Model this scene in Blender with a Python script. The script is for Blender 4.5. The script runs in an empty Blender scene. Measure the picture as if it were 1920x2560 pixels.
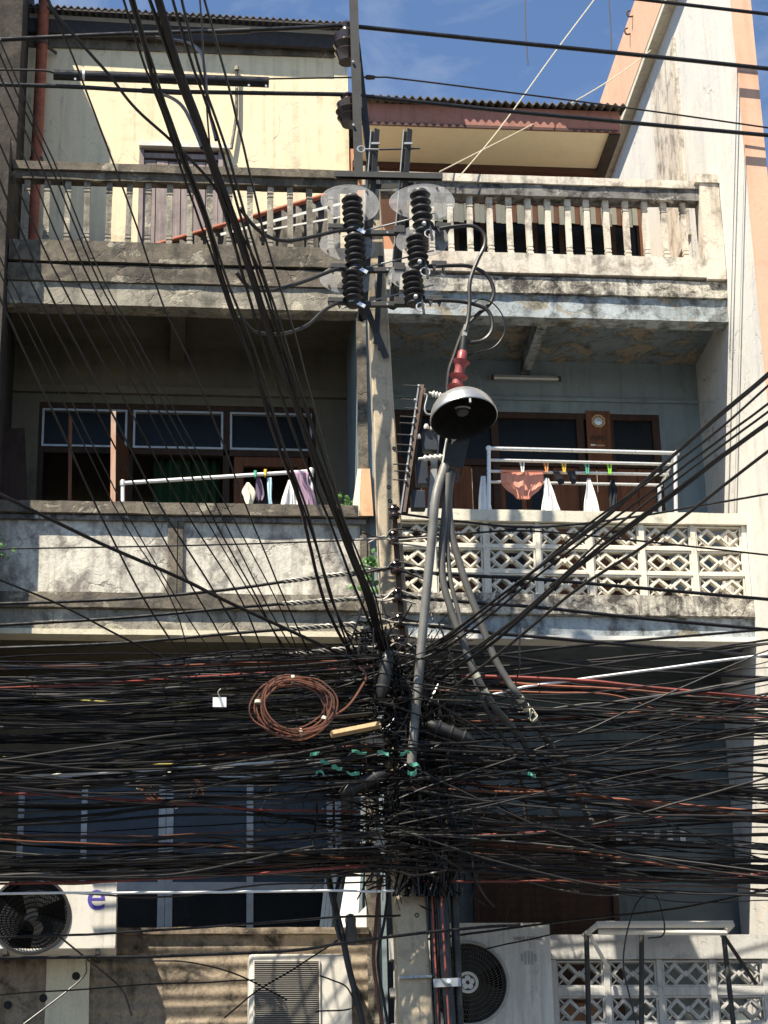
import bpy, bmesh, math, random
from mathutils import Vector, Matrix, noise
SC = bpy.context.scene
COL = SC.collection
RND = random.Random(11)
# ------------------------------------------------------------------ camera
FPX = 5568.0
CAM = Vector((0.0, -20.0, 1.6))
ROT = ((0.99514347, 0.01655603, 0.09703285),
       (-0.09626168, 0.36968247, 0.9241583),
       (-0.02057095, -0.92901064, 0.3694808))       # rows: world axes in image axes (right, down, forward)
cam = bpy.data.cameras.new('camera'); camo = bpy.data.objects.new('camera', cam); COL.objects.link(camo)
cam.sensor_fit = 'VERTICAL'; cam.sensor_height = 24.0; cam.sensor_width = 18.0
cam.lens = FPX / 2560.0 * 24.0
cam.clip_start = 0.1; cam.clip_end = 2000
camo.matrix_world = Matrix(((ROT[0][0], -ROT[0][1], -ROT[0][2], CAM.x),
                            (ROT[1][0], -ROT[1][1], -ROT[1][2], CAM.y),
                            (ROT[2][0], -ROT[2][1], -ROT[2][2], CAM.z), (0, 0, 0, 1)))
SC.camera = camo
# ------------------------------------------------------------------ world, sun, exposure
SUN_DIR = Vector((1.0, 1.0, -2.3)).normalized()     # direction the light travels
EL = math.asin(-SUN_DIR.z)
w = bpy.data.worlds.new('World'); SC.world = w; w.use_nodes = True
wn = w.node_tree.nodes; wl = w.node_tree.links
bg = wn['Background']
sky = wn.new('ShaderNodeTexSky'); sky.sky_type = 'NISHITA'; sky.sun_disc = False
sky.sun_elevation = EL
sky.sun_rotation = math.atan2(-SUN_DIR.x, -SUN_DIR.y)
sky.altitude = 1200.0; sky.air_density = 1.0; sky.dust_density = 0.0; sky.ozone_density = 4.0
tc = wn.new('ShaderNodeTexCoord')
mp = wn.new('ShaderNodeMapping'); mp.inputs['Scale'].default_value = (7.0, 4.0, 13.0); mp.inputs['Rotation'].default_value = (0.2, 0.5, 0.3)
cn = wn.new('ShaderNodeTexNoise'); cn.inputs['Scale'].default_value = 1.6; cn.inputs['Detail'].default_value = 7; cn.inputs['Roughness'].default_value = 0.6; cn.inputs['Distortion'].default_value = 0.6
cr_ = wn.new('ShaderNodeValToRGB'); cr_.color_ramp.elements[0].position = 0.47; cr_.color_ramp.elements[1].position = 0.78
cr_.color_ramp.elements[0].color = (0, 0, 0, 1); cr_.color_ramp.elements[1].color = (0.45, 0.45, 0.45, 1)
mx = wn.new('ShaderNodeMix'); mx.data_type = 'RGBA'
mx.inputs[7].default_value = (3.6, 4.0, 4.6, 1)
wl.new(tc.outputs['Generated'], mp.inputs['Vector']); wl.new(mp.outputs['Vector'], cn.inputs['Vector'])
wl.new(cn.outputs['Fac'], cr_.inputs['Fac']); wl.new(cr_.outputs['Color'], mx.inputs[0])
wl.new(sky.outputs['Color'], mx.inputs[6]); wl.new(mx.outputs[2], bg.inputs['Color'])
bg.inputs['Strength'].default_value = 0.082
sun = bpy.data.lights.new('sun', 'SUN'); sun.energy = 5.0; sun.angle = math.radians(0.53); sun.color = (1.0, 0.915, 0.77)
suno = bpy.data.objects.new('sun', sun); COL.objects.link(suno)
suno.rotation_euler = SUN_DIR.to_track_quat('-Z', 'Y').to_euler(); suno.location = (-10, -10, 25)
vs = SC.view_settings; vs.view_transform = 'Standard'; vs.look = 'None'; vs.exposure = 1.2; vs.gamma = 1.0; vs.use_curve_mapping = False
SC.cycles.max_bounces = 6; SC.cycles.diffuse_bounces = 3; SC.cycles.glossy_bounces = 3; SC.cycles.transparent_max_bounces = 12
SC.cycles.use_denoising = True

# ------------------------------------------------------------------ helpers
def P(px, py, Y):                                   # the point at depth Y seen at a place of the 1920x2560 photograph
    a, b = px - 960.0, py - 1280.0
    d = [r[0] * a + r[1] * b + r[2] * FPX for r in ROT]
    t = (Y - CAM.y) / d[1]
    return Vector((CAM.x + t * d[0], Y, CAM.z + t * d[2]))
def ZZ(px, py, Y): return P(px, py, Y).z
def XX(px, py, Y): return P(px, py, Y).x
def pxm(Y): return (Y - CAM.y) / 0.93 / FPX         # metres per photo pixel at depth Y
def cr(c, pts):                                     # notes taken from enlarged crops
    ox, oy = {1: (0, 0), 2: (960, 0), 3: (0, 700), 4: (960, 700), 5: (0, 1400), 6: (960, 1400), 7: (0, 1960), 8: (960, 1960)}[c]
    return [(ox + x / 1.728, oy + y / 1.728) for x, y in pts]

def tag(o, label=None, cat=None, group=None, kind=None):
    if label: o['label'] = label
    if cat: o['category'] = cat
    if group: o['group'] = group
    if kind: o['kind'] = kind
    return o
def thing(name, label, cat, loc=(0, 0, 0), group=None):
    o = bpy.data.objects.new(name, None); COL.objects.link(o); o.location = loc
    o.empty_display_size = 0.1
    return tag(o, label, cat, group)
def place(name, me, parent=None, loc=(0, 0, 0)):
    o = bpy.data.objects.new(name, me); COL.objects.link(o)
    o.location = loc
    if parent is not None:
        o.parent = parent; o.matrix_parent_inverse = Matrix.Identity(4)
    return o
def wloc(o):
    v = Vector((0, 0, 0))
    while o is not None:
        v += o.location; o = o.parent
    return v

class MB:
    """collects shapes in world coordinates; build() makes one mesh object"""
    def __init__(s): s.v = []; s.f = []; s.sm = []; s.mi = []; s.cm = 0
    def add(s, vs_, fs, smooth=False):
        b = len(s.v); s.v += [tuple(v) for v in vs_]
        for f in fs: s.f.append([b + i for i in f]); s.sm.append(smooth); s.mi.append(s.cm)
        return s
    def hexa(s, c):   # 8 corners: bottom 4 ccw, top 4 ccw
        return s.add(c, [(3, 2, 1, 0), (4, 5, 6, 7), (0, 1, 5, 4), (1, 2, 6, 5), (2, 3, 7, 6), (3, 0, 4, 7)])
    def box(s, x0, x1, y0, y1, z0, z1):
        return s.hexa([(x0, y0, z0), (x1, y0, z0), (x1, y1, z0), (x0, y1, z0), (x0, y0, z1), (x1, y0, z1), (x1, y1, z1), (x0, y1, z1)])
    def obox(s, c, ax, ay, az, hx, hy, hz):
        c = Vector(c); ax = Vector(ax).normalized() * hx; ay = Vector(ay).normalized() * hy; az = Vector(az).normalized() * hz
        q = []
        for sz in (-1, 1):
            for sx, sy in ((-1, -1), (1, -1), (1, 1), (-1, 1)): q.append(c + ax * sx + ay * sy + az * sz)
        return s.hexa(q)
    def bar(s, a, b, wx, wy, ref=(0, -1, 0)):       # rectangular bar from a to b, wx across, wy along ref
        a = Vector(a); b = Vector(b); d = (b - a)
        r = Vector(ref); x = d.cross(r).normalized(); y = x.cross(d).normalized()
        return s.obox((a + b) / 2, x, y, d, wx / 2, wy / 2, d.length / 2)
    def channel(s, a, b, w_, dpt, t, ref=(0, -1, 0)):    # U channel, open side towards ref
        a = Vector(a); b = Vector(b); d = b - a; r = Vector(ref); x = d.cross(r).normalized(); y = x.cross(d).normalized()
        if y.dot(r) < 0: y = -y
        m = (a + b) / 2; L = d.length / 2
        s.obox(m - y * (dpt / 2 - t / 2), x, y, d, w_ / 2, t / 2, L)
        for k in (-1, 1): s.obox(m + x * k * (w_ / 2 - t / 2) + y * t / 2, x, y, d, t / 2, dpt / 2 - t / 2, L)
        return s
    def rbox(s, x0, x1, y0, y1, z0, z1, j=0.006, step=0.12, seed=0):     # box with worn, uneven faces
        nx = max(2, int((x1 - x0) / step)); ny = 2; nz = max(2, int((z1 - z0) / 0.07))
        nz = min(nz, 14); nx = min(nx, 60)
        idx = {}; vs_ = []; fs = []
        def vert(i, k, l):
            key = (i, k, l)
            if key not in idx:
                p = Vector((x0 + (x1 - x0) * i / nx, y0 + (y1 - y0) * k / ny, z0 + (z1 - z0) * l / nz))
                n = noise.noise_vector((p + Vector((seed, 0, 0))) * 3.1) * j + noise.noise_vector((p + Vector((0, seed, 0))) * 11.0) * j * 0.6
                idx[key] = len(vs_); vs_.append(p + n)
            return idx[key]
        for i in range(nx):
            for l in range(nz):
                fs.append((vert(i, 0, l), vert(i + 1, 0, l), vert(i + 1, 0, l + 1), vert(i, 0, l + 1)))
                fs.append((vert(i + 1, ny, l), vert(i, ny, l), vert(i, ny, l + 1), vert(i + 1, ny, l + 1)))
            for k in range(ny):
                fs.append((vert(i, k, nz), vert(i + 1, k, nz), vert(i + 1, k + 1, nz), vert(i, k + 1, nz)))
                fs.append((vert(i, k + 1, 0), vert(i + 1, k + 1, 0), vert(i + 1, k, 0), vert(i, k, 0)))
        for k in range(ny):
            for l in range(nz):
                fs.append((vert(0, k + 1, l), vert(0, k, l), vert(0, k, l + 1), vert(0, k + 1, l + 1)))
                fs.append((vert(nx, k, l), vert(nx, k + 1, l), vert(nx, k + 1, l + 1), vert(nx, k, l + 1)))
        return s.add(vs_, fs, True if j > 0 else False)
    def prism(s, poly, y0, y1):                     # polygon in X,Z (counter-clockwise seen from the street) extruded in Y
        n = len(poly)
        vs_ = [(x, y0, z) for x, z in poly] + [(x, y1, z) for x, z in poly]
        fs = [tuple(range(n)), tuple(range(2 * n - 1, n - 1, -1))]
        for i in range(n):
            j = (i + 1) % n; fs.append((j, i, n + i, n + j))
        return s.add(vs_, fs)
    def ring(s, outer, inner, y0, y1):              # closed frame between two outlines in X,Z
        n = len(outer)
        vs_ = [(x, y0, z) for x, z in outer] + [(x, y0, z) for x, z in inner] + [(x, y1, z) for x, z in outer] + [(x, y1, z) for x, z in inner]
        fs = []
        for i in range(n):
            j = (i + 1) % n
            fs += [(i, j, n + j, n + i), (2 * n + j, 2 * n + i, 3 * n + i, 3 * n + j), (j, i, 2 * n + i, 2 * n + j), (n + i, n + j, 3 * n + j, 3 * n + i)]
        return s.add(vs_, fs)
    def tube(s, pts, r, n=6, cap=True, rs=None):
        pts = [Vector(p) for p in pts]; m = len(pts)
        if m < 2: return s
        t0 = (pts[1] - pts[0]).normalized()
        ref = Vector((0, 0, 1)) if abs(t0.z) < 0.9 else Vector((0, 1, 0))
        u = t0.cross(ref).normalized(); vs_ = []
        for i, p in enumerate(pts):
            t = (pts[min(i + 1, m - 1)] - pts[max(i - 1, 0)]).normalized()
            u = (u - t * u.dot(t)); u = u.normalized() if u.length > 1e-6 else t.orthogonal().normalized()
            v = t.cross(u); rr = rs[i] if rs else r
            for k in range(n):
                a = 2 * math.pi * k / n
                vs_.append(p + u * math.cos(a) * rr + v * math.sin(a) * rr)
        fs = [(i * n + k, i * n + (k + 1) % n, (i + 1) * n + (k + 1) % n, (i + 1) * n + k) for i in range(m - 1) for k in range(n)]
        if cap: fs += [tuple(reversed(range(n))), tuple((m - 1) * n + k for k in range(n))]
        return s.add(vs_, fs, True)
    def lathe(s, prof, org, axis=(0, 0, 1), n=20, smooth=True):   # prof: (radius, height)
        org = Vector(org); az = Vector(axis).normalized(); ax = az.orthogonal().normalized(); ay = az.cross(ax)
        vs_ = []
        for r, h in prof:
            for k in range(n):
                a = 2 * math.pi * (k + 0.5) / n
                vs_.append(org + az * h + ax * math.cos(a) * r + ay * math.sin(a) * r)
        m = len(prof)
        fs = [(i * n + k, i * n + (k + 1) % n, (i + 1) * n + (k + 1) % n, (i + 1) * n + k) for i in range(m - 1) for k in range(n)]
        fs += [tuple(reversed(range(n))), tuple((m - 1) * n + k for k in range(n))]
        return s.add(vs_, fs, smooth)
    def build(s, name, mat, parent=None, bevel=0.0, loc=None):
        base = wloc(parent) if parent is not None else Vector(loc if loc is not None else (0, 0, 0))
        me = bpy.data.meshes.new(name)
        me.from_pydata([(v[0] - base.x, v[1] - base.y, v[2] - base.z) for v in s.v], [], s.f)
        mats = mat if isinstance(mat, (list, tuple)) else [mat]
        for m_ in mats: me.materials.append(m_)
        if bevel > 0:
            bm = bmesh.new(); bm.from_mesh(me)
            ed = [e for e in bm.edges if len(e.link_faces) == 2 and e.calc_face_angle(0) > 0.5]
            bmesh.ops.bevel(bm, geom=ed, offset=bevel, segments=2, affect='EDGES', profile=0.6, clamp_overlap=True)
            bm.to_mesh(me); bm.free()
        else:
            for i, p in enumerate(me.polygons): p.use_smooth = s.sm[i]; p.material_index = s.mi[i]
            if any(s.sm): me.set_sharp_from_angle(angle=math.radians(42))
        me.update()
        return place(name, me, parent, (0, 0, 0) if parent is not None else base)

def spline(pts, n=10):                              # Catmull-Rom through the points
    pts = [Vector(p) for p in pts]
    if len(pts) == 2: return [pts[0].lerp(pts[1], i / n) for i in range(n + 1)]
    q = [pts[0] * 2 - pts[1]] + pts + [pts[-1] * 2 - pts[-2]]
    out = []
    for i in range(1, len(q) - 2):
        a, b, c, d = q[i - 1], q[i], q[i + 1], q[i + 2]
        for k in range(n):
            t = k / n
            out.append(0.5 * ((2 * b) + (c - a) * t + (2 * a - 5 * b + 4 * c - d) * t * t + (3 * b - a - 3 * c + d) * t ** 3))
    out.append(pts[-1]); return out

# ------------------------------------------------------------------ materials
class NT:
    def __init__(s, name):
        s.m = bpy.data.materials.new(name); s.m.use_nodes = True; s.t = s.m.node_tree; s.n = s.t.nodes; s.l = s.t.links
        s.b = s.n['Principled BSDF']; s.pos = s.n.new('ShaderNodeNewGeometry').outputs['Position']
    def scale(s, sc, off=(0, 0, 0)):
        m = s.n.new('ShaderNodeMapping'); m.inputs['Scale'].default_value = sc; m.inputs['Location'].default_value = off
        s.l.new(s.pos, m.inputs['Vector']); return m.outputs['Vector']
    def noise(s, sc, det=6, rough=0.6, vec=None, dist=0.0):
        n = s.n.new('ShaderNodeTexNoise'); n.inputs['Scale'].default_value = sc; n.inputs['Detail'].default_value = det
        n.inputs['Roughness'].default_value = rough; n.inputs['Distortion'].default_value = dist
        s.l.new(vec if vec is not None else s.pos, n.inputs['Vector']); return n.outputs['Fac']
    def ramp(s, fac, p0, p1, v0=0.0, v1=1.0):
        r = s.n.new('ShaderNodeMapRange'); r.clamp = True
        r.inputs['From Min'].default_value = p0; r.inputs['From Max'].default_value = p1
        r.inputs['To Min'].default_value = v0; r.inputs['To Max'].default_value = v1
        s.l.new(fac, r.inputs['Value']); return r.outputs['Result']
    def mix(s, fac, a, b, blend='MIX'):
        m = s.n.new('ShaderNodeMix'); m.data_type = 'RGBA'; m.blend_type = blend
        for i, x in ((0, fac), (6, a), (7, b)):
            if isinstance(x, (int, float)): m.inputs[i].default_value = x
            elif isinstance(x, tuple): m.inputs[i].default_value = (*x, 1)
            else: s.l.new(x, m.inputs[i])
        return m.outputs[2]
    def math(s, op, a, b=0.0):
        m = s.n.new('ShaderNodeMath'); m.operation = op
        for i, x in ((0, a), (1, b)):
            if isinstance(x, (int, float)): m.inputs[i].default_value = x
            else: s.l.new(x, m.inputs[i])
        return m.outputs[0]
    def bump(s, h, st=0.3, d=0.02):
        b = s.n.new('ShaderNodeBump'); b.inputs['Strength'].default_value = st; b.inputs['Distance'].default_value = d
        s.l.new(h, b.inputs['Height']); s.l.new(b.outputs['Normal'], s.b.inputs['Normal'])
    def out(s, col, rough=0.8, metal=0.0, spec=0.3):
        if isinstance(col, tuple): s.b.inputs['Base Color'].default_value = (*col, 1)
        else: s.l.new(col, s.b.inputs['Base Color'])
        if isinstance(rough, (int, float)): s.b.inputs['Roughness'].default_value = rough
        else: s.l.new(rough, s.b.inputs['Roughness'])
        s.b.inputs['Metallic'].default_value = metal; s.b.inputs['Specular IOR Level'].default_value = spec
        return s.m

def conc(name, base, alt, dark, dirt=0.6, thr=0.5, streak=0.5, peel=None, pthr=0.55, sc=1.0, bump=0.35, off=0.0, fine=0.25, crack=0.0, rain=0.0):
    t = NT(name)
    v = t.scale((1, 1, 1), (off, off * 0.7, off * 1.3))
    big = t.noise(0.9 * sc, 6, 0.6, v); blot = t.noise(3.2 * sc, 7, 0.68, v, 0.3)
    sv = t.scale((6.5 * sc, 6.5 * sc, 0.55 * sc), (off, off, off)); st = t.noise(1.0, 5, 0.62, sv)
    col = t.mix(t.ramp(big, 0.36, 0.64), base, alt)
    if peel:
        pn = t.noise(1.7 * sc, 8, 0.66, t.scale((1, 1, 1.5), (off + 4, off, 2)), 0.5)
        pf = t.ramp(pn, pthr, pthr + 0.02); col = t.mix(pf, col, peel)
    col = t.mix(t.math('MULTIPLY', t.ramp(st, 0.5, 0.72), streak), col, dark)
    col = t.mix(t.math('MULTIPLY', t.ramp(blot, thr, thr + 0.16), dirt), col, dark)
    fn = t.noise(26 * sc, 4, 0.7, v)
    col = t.mix(t.math('MULTIPLY', t.ramp(fn, 0.42, 0.72), fine), col, dark)
    h = t.math('ADD', t.math('MULTIPLY', fn, 0.5), blot)
    if crack:
        vo = t.n.new('ShaderNodeTexVoronoi'); vo.feature = 'DISTANCE_TO_EDGE'; vo.inputs['Scale'].default_value = 1.5
        wv = t.n.new('ShaderNodeTexNoise'); wv.inputs['Scale'].default_value = 3.0; wv.inputs['Detail'].default_value = 4
        t.l.new(v, wv.inputs['Vector']); ad = t.n.new('ShaderNodeMix'); ad.data_type = 'RGBA'; ad.blend_type = 'ADD'; ad.inputs[0].default_value = 0.55
        t.l.new(v, ad.inputs[6]); t.l.new(wv.outputs['Color'], ad.inputs[7]); t.l.new(ad.outputs[2], vo.inputs['Vector'])
        cf = t.math('MULTIPLY', t.ramp(vo.outputs['Distance'], 0.004, 0.012, 1.0, 0.0), t.ramp(big, 0.50, 0.58))
        col = t.mix(t.math('MULTIPLY', cf, crack), col, dark); h = t.math('SUBTRACT', h, cf)
    if rain:                                           # long run-off stains
        rv = t.scale((11, 11, 0.22), (off * 2, off, off)); rn = t.noise(1.0, 5, 0.55, rv)
        col = t.mix(t.math('MULTIPLY', t.math('MULTIPLY', t.ramp(rn, 0.55, 0.70), t.ramp(blot, 0.40, 0.58)), rain), col, dark)
    if peel: h = t.math('SUBTRACT', h, t.math('MULTIPLY', pf, 0.6))
    t.bump(h, bump, 0.02)
    return t.out(col, 0.88, 0, 0.2)
def plain(name, col, rough=0.5, metal=0.0, var=0.35, sc=14, spec=0.4, dark=None, bump=0.1):
    t = NT(name); n = t.noise(sc, 7, 0.65)
    d = dark if dark else tuple(c * 0.45 for c in col)
    c = t.mix(t.math('MULTIPLY', t.ramp(n, 0.42, 0.68), var), col, d)
    r = t.ramp(n, 0.3, 0.75, max(0.05, rough - 0.12), min(1, rough + 0.15))
    if bump: t.bump(n, bump, 0.01)
    return t.out(c, r, metal, spec)
def wood(name, a, b, sc=1.0, rough=0.75):
    t = NT(name); g = t.noise(1.0, 8, 0.65, t.scale((30 * sc, 30 * sc, 1.6 * sc))); n = t.noise(5, 6, 0.6)
    c = t.mix(t.ramp(g, 0.32, 0.68), a, b); c = t.mix(t.math('MULTIPLY', t.ramp(n, 0.5, 0.7), 0.5), c, tuple(x * 0.4 for x in b))
    t.bump(g, 0.3, 0.01); return t.out(c, rough, 0, 0.25)

MAT = {}
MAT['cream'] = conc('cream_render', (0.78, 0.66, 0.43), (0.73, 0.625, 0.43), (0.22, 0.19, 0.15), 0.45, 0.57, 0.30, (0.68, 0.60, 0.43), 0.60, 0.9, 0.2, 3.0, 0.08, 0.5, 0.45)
MAT['stained'] = conc('stained_concrete', (0.20, 0.17, 0.128), (0.135, 0.115, 0.09), (0.055, 0.050, 0.043), 0.85, 0.46, 0.6, (0.34, 0.30, 0.235), 0.57, 1.6, 0.5, 1.0, 0.45, 0.5, 0.6)
MAT['stained_pale'] = conc('pale_stained_concrete', (0.36, 0.33, 0.265), (0.25, 0.225, 0.18), (0.07, 0.065, 0.055), 0.7, 0.50, 0.55, (0.52, 0.47, 0.36), 0.58, 1.8, 0.5, 7.0, 0.4, 0.5, 0.6)
MAT['panel'] = conc('lime_washed_panel', (0.70, 0.66, 0.55), (0.52, 0.49, 0.42), (0.13, 0.112, 0.10), 0.85, 0.47, 0.7, None, 0.5, 1.3, 0.4, 5.0, 0.35, 0.7, 0.5)
MAT['white_stained'] = conc('white_stained_render', (0.66, 0.61, 0.51), (0.58, 0.50, 0.41), (0.12, 0.105, 0.09), 0.75, 0.50, 0.6, (0.62, 0.42, 0.31), 0.65, 1.5, 0.35, 9.0, 0.25, 0.4, 0.55)
MAT['dirty_white'] = conc('dirty_white_ledge', (0.66, 0.62, 0.53), (0.50, 0.46, 0.38), (0.045, 0.04, 0.036), 0.95, 0.44, 0.85, None, 0.5, 2.2, 0.5, 13.0, 0.6, 0.8, 0.5)
MAT['moulding'] = conc('mould_black_moulding', (0.26, 0.25, 0.23), (0.15, 0.145, 0.135), (0.035, 0.034, 0.034), 0.9, 0.45, 0.7, (0.55, 0.52, 0.46), 0.60, 2.4, 0.5, 2.0, 0.4)
MAT['blue_peel'] = conc('peeling_blue_paint', (0.44, 0.48, 0.49), (0.32, 0.36, 0.37), (0.055, 0.055, 0.053), 0.85, 0.47, 0.5, (0.36, 0.32, 0.24), 0.57, 1.5, 0.5, 4.0, 0.3, 0, 0.5)
MAT['blue_ceiling'] = conc('flaking_ceiling', (0.26, 0.315, 0.335), (0.20, 0.24, 0.26), (0.06, 0.058, 0.055), 0.6, 0.5, 0.2, (0.36, 0.31, 0.24), 0.51, 1.6, 0.9, 6.0, 0.3)
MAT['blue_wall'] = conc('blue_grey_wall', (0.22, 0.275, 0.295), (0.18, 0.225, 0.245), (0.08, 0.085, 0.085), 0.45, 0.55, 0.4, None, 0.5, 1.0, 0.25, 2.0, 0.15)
MAT['blue_wall_shaded'] = conc('shaded_blue_grey_wall', (0.115, 0.145, 0.155), (0.09, 0.115, 0.125), (0.04, 0.042, 0.042), 0.5, 0.52, 0.4, None, 0.5, 1.0, 0.25, 12.0, 0.15)  # blue wall colour darkened to carry the shade under the slab
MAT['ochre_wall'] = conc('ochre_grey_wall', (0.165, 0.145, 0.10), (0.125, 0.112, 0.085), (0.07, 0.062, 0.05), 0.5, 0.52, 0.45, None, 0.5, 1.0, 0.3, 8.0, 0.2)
MAT['party_dark'] = conc('soot_dark_wall', (0.075, 0.064, 0.053), (0.05, 0.043, 0.036), (0.018, 0.016, 0.014), 0.7, 0.45, 0.7, (0.17, 0.145, 0.11), 0.66, 1.2, 0.5, 15.0, 0.4)
MAT['party_white'] = conc('white_party_wall', (0.68, 0.65, 0.58), (0.58, 0.57, 0.54), (0.30, 0.27, 0.23), 0.35, 0.58, 0.25, (0.66, 0.62, 0.55), 0.58, 0.9, 0.25, 21.0, 0.08, 0.8, 0.22)
MAT['salmon'] = conc('salmon_paint', (0.72, 0.44, 0.30), (0.66, 0.40, 0.275), (0.40, 0.19, 0.10), 0.4, 0.58, 0.35, (0.74, 0.68, 0.55), 0.68, 1.1, 0.2, 31.0, 0.08)
MAT['breeze'] = conc('breeze_block_paint', (0.74, 0.69, 0.57), (0.68, 0.63, 0.53), (0.20, 0.17, 0.13), 0.45, 0.56, 0.35, None, 0.5, 2.4, 0.25, 17.0, 0.18)
MAT['breeze_grey'] = conc('white_block_paint', (0.56, 0.55, 0.52), (0.48, 0.47, 0.445), (0.15, 0.135, 0.12), 0.55, 0.54, 0.45, None, 0.5, 2.2, 0.25, 27.0, 0.15)
MAT['pole'] = conc('pole_concrete', (0.50, 0.415, 0.29), (0.42, 0.35, 0.25), (0.14, 0.115, 0.09), 0.55, 0.52, 0.5, None, 0.5, 2.0, 0.3, 19.0, 0.2)
MAT['c_parapet'] = conc('grimy_parapet', (0.36, 0.29, 0.21), (0.25, 0.20, 0.145), (0.028, 0.024, 0.02), 0.95, 0.48, 0.45, None, 0.5, 1.2, 0.4, 23.0, 0.35)
MAT['cream_patch'] = conc('old_cream_paint', (0.66, 0.60, 0.44), (0.60, 0.54, 0.40), (0.20, 0.18, 0.14), 0.4, 0.56, 0.3, None, 0.5, 1.6, 0.3, 29.0, 0.2)
MAT['corr'] = conc('old_fibre_cement', (0.16, 0.145, 0.125), (0.11, 0.10, 0.088), (0.035, 0.03, 0.028), 0.7, 0.48, 0.3, None, 0.5, 3.0, 0.3, 3.0, 0.4)
MAT['fascia_dark'] = plain('dark_fascia', (0.035, 0.03, 0.028), 0.7)
MAT['fascia_brown'] = conc('brown_fascia', (0.36, 0.17, 0.13), (0.31, 0.15, 0.12), (0.10, 0.055, 0.045), 0.45, 0.55, 0.3, None, 0.5, 2.0, 0.15, 5.0, 0.15)
MAT['brown_trim'] = plain('dark_brown_trim', (0.075, 0.035, 0.025), 0.55)
MAT['soffit'] = conc('cream_soffit', (0.82, 0.72, 0.51), (0.79, 0.69, 0.48), (0.35, 0.29, 0.19), 0.2, 0.62, 0.1, None, 0.5, 1.0, 0.08, 11.0, 0.05)
MAT['orange_wall'] = plain('orange_brown_wall', (0.52, 0.24, 0.13), 0.8, 0, 0.3, 5)
MAT['rust_pipe'] = plain('rust_red_pipe', (0.34, 0.10, 0.05), 0.6, 0, 0.6, 12, 0.3, (0.07, 0.03, 0.02))
MAT['old_wood'] = wood('grey_violet_boards', (0.33, 0.27, 0.25), (0.20, 0.16, 0.155))
MAT['brown_wood'] = wood('brown_door_wood', (0.19, 0.075, 0.035), (0.10, 0.04, 0.022))
MAT['dark_wood'] = wood('dark_frame_wood', (0.060, 0.033, 0.022), (0.032, 0.018, 0.013))
MAT['worn_post'] = wood('worn_red_post', (0.42, 0.16, 0.08), (0.55, 0.46, 0.36))
MAT['peach_wood'] = wood('peach_timber', (0.74, 0.45, 0.26), (0.66, 0.38, 0.21), 0.6)
MAT['board_tan'] = wood('tan_board', (0.50, 0.34, 0.18), (0.36, 0.23, 0.12), 0.6)
MAT['alu'] = plain('grey_aluminium_frame', (0.42, 0.43, 0.43), 0.45, 0.3, 0.3)
MAT['alu_bright'] = plain('bright_aluminium', (0.72, 0.72, 0.70), 0.32, 0.5, 0.2, 20)
MAT['pvc'] = plain('white_plastic_pipe', (0.78, 0.78, 0.76), 0.35, 0, 0.15, 10)
MAT['white_paint'] = plain('white_painted_steel', (0.74, 0.72, 0.66), 0.4, 0, 0.25, 7)
MAT['ac_white'] = conc('aged_white_casing', (0.66, 0.63, 0.56), (0.60, 0.57, 0.50), (0.30, 0.24, 0.17), 0.4, 0.58, 0.35, None, 0.5, 2.0, 0.05, 41.0, 0.12, 0, 0.5)
MAT['ac_grey'] = conc('grey_white_casing', (0.60, 0.57, 0.51), (0.54, 0.51, 0.455), (0.22, 0.17, 0.12), 0.4, 0.57, 0.45, None, 0.5, 2.0, 0.05, 43.0, 0.12, 0, 0.6)
MAT['ac_dark'] = plain('black_fan_well', (0.012, 0.012, 0.012), 0.7, 0, 0.2)
MAT['grille'] = plain('dark_grille_wire', (0.004, 0.004, 0.004), 0.8, 0.0, 0.3, 14, 0.0, None, 0)
MAT['grille2'] = plain('dusty_grille_wire', (0.075, 0.066, 0.05), 0.6, 0.1, 0.5)
MAT['louver'] = plain('grey_louver', (0.30, 0.28, 0.25), 0.5, 0.2, 0.3)
MAT['blue_print'] = plain('violet_blue_print', (0.07, 0.05, 0.30), 0.5, 0, 0.1)
MAT['dark_print'] = plain('dark_brown_print', (0.06, 0.035, 0.03), 0.5, 0, 0.1)
MAT['grey_print'] = plain('grey_print', (0.28, 0.27, 0.26), 0.5, 0, 0.1)
MAT['glass'] = plain('dark_window_glass', (0.010, 0.012, 0.013), 0.3, 0, 0.2, 3, 0.15, None, 0)
MAT['glass_blue'] = plain('dusty_blue_glass', (0.055, 0.075, 0.095), 0.3, 0, 0.5, 2, 0.2, (0.03, 0.04, 0.05), 0)
MAT['black'] = plain('black_cable_sheath', (0.006, 0.0056, 0.0056), 0.33, 0, 0.4, 9, 0.45, (0.014, 0.013, 0.012), 0)
MAT['black2'] = plain('dusty_black_sheath', (0.022, 0.020, 0.018), 0.45, 0, 0.6, 6, 0.4, (0.006, 0.0055, 0.0055), 0)
MAT['greywire'] = plain('grey_cable_sheath', (0.085, 0.08, 0.074), 0.45, 0, 0.6, 6, 0.4, None, 0)
MAT['redwire'] = plain('faded_red_sheath', (0.24, 0.05, 0.036), 0.55, 0, 0.8, 3, 0.4, (0.05, 0.018, 0.014), 0)
MAT['orangewire'] = plain('faded_orange_sheath', (0.28, 0.09, 0.05), 0.55, 0, 0.9, 3, 0.4, (0.06, 0.022, 0.014), 0)
MAT['yellowwire'] = plain('yellow_sheath', (0.38, 0.33, 0.10), 0.5, 0, 0.3, 3, 0.4, None, 0)
MAT['whitewire'] = plain('white_sheath', (0.75, 0.74, 0.70), 0.45, 0, 0.2, 3, 0.4, None, 0)
MAT['brownwire'] = plain('brown_drop_wire', (0.15, 0.056, 0.03), 0.45, 0, 0.8, 6, 0.4, (0.05, 0.025, 0.018), 0)
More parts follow.
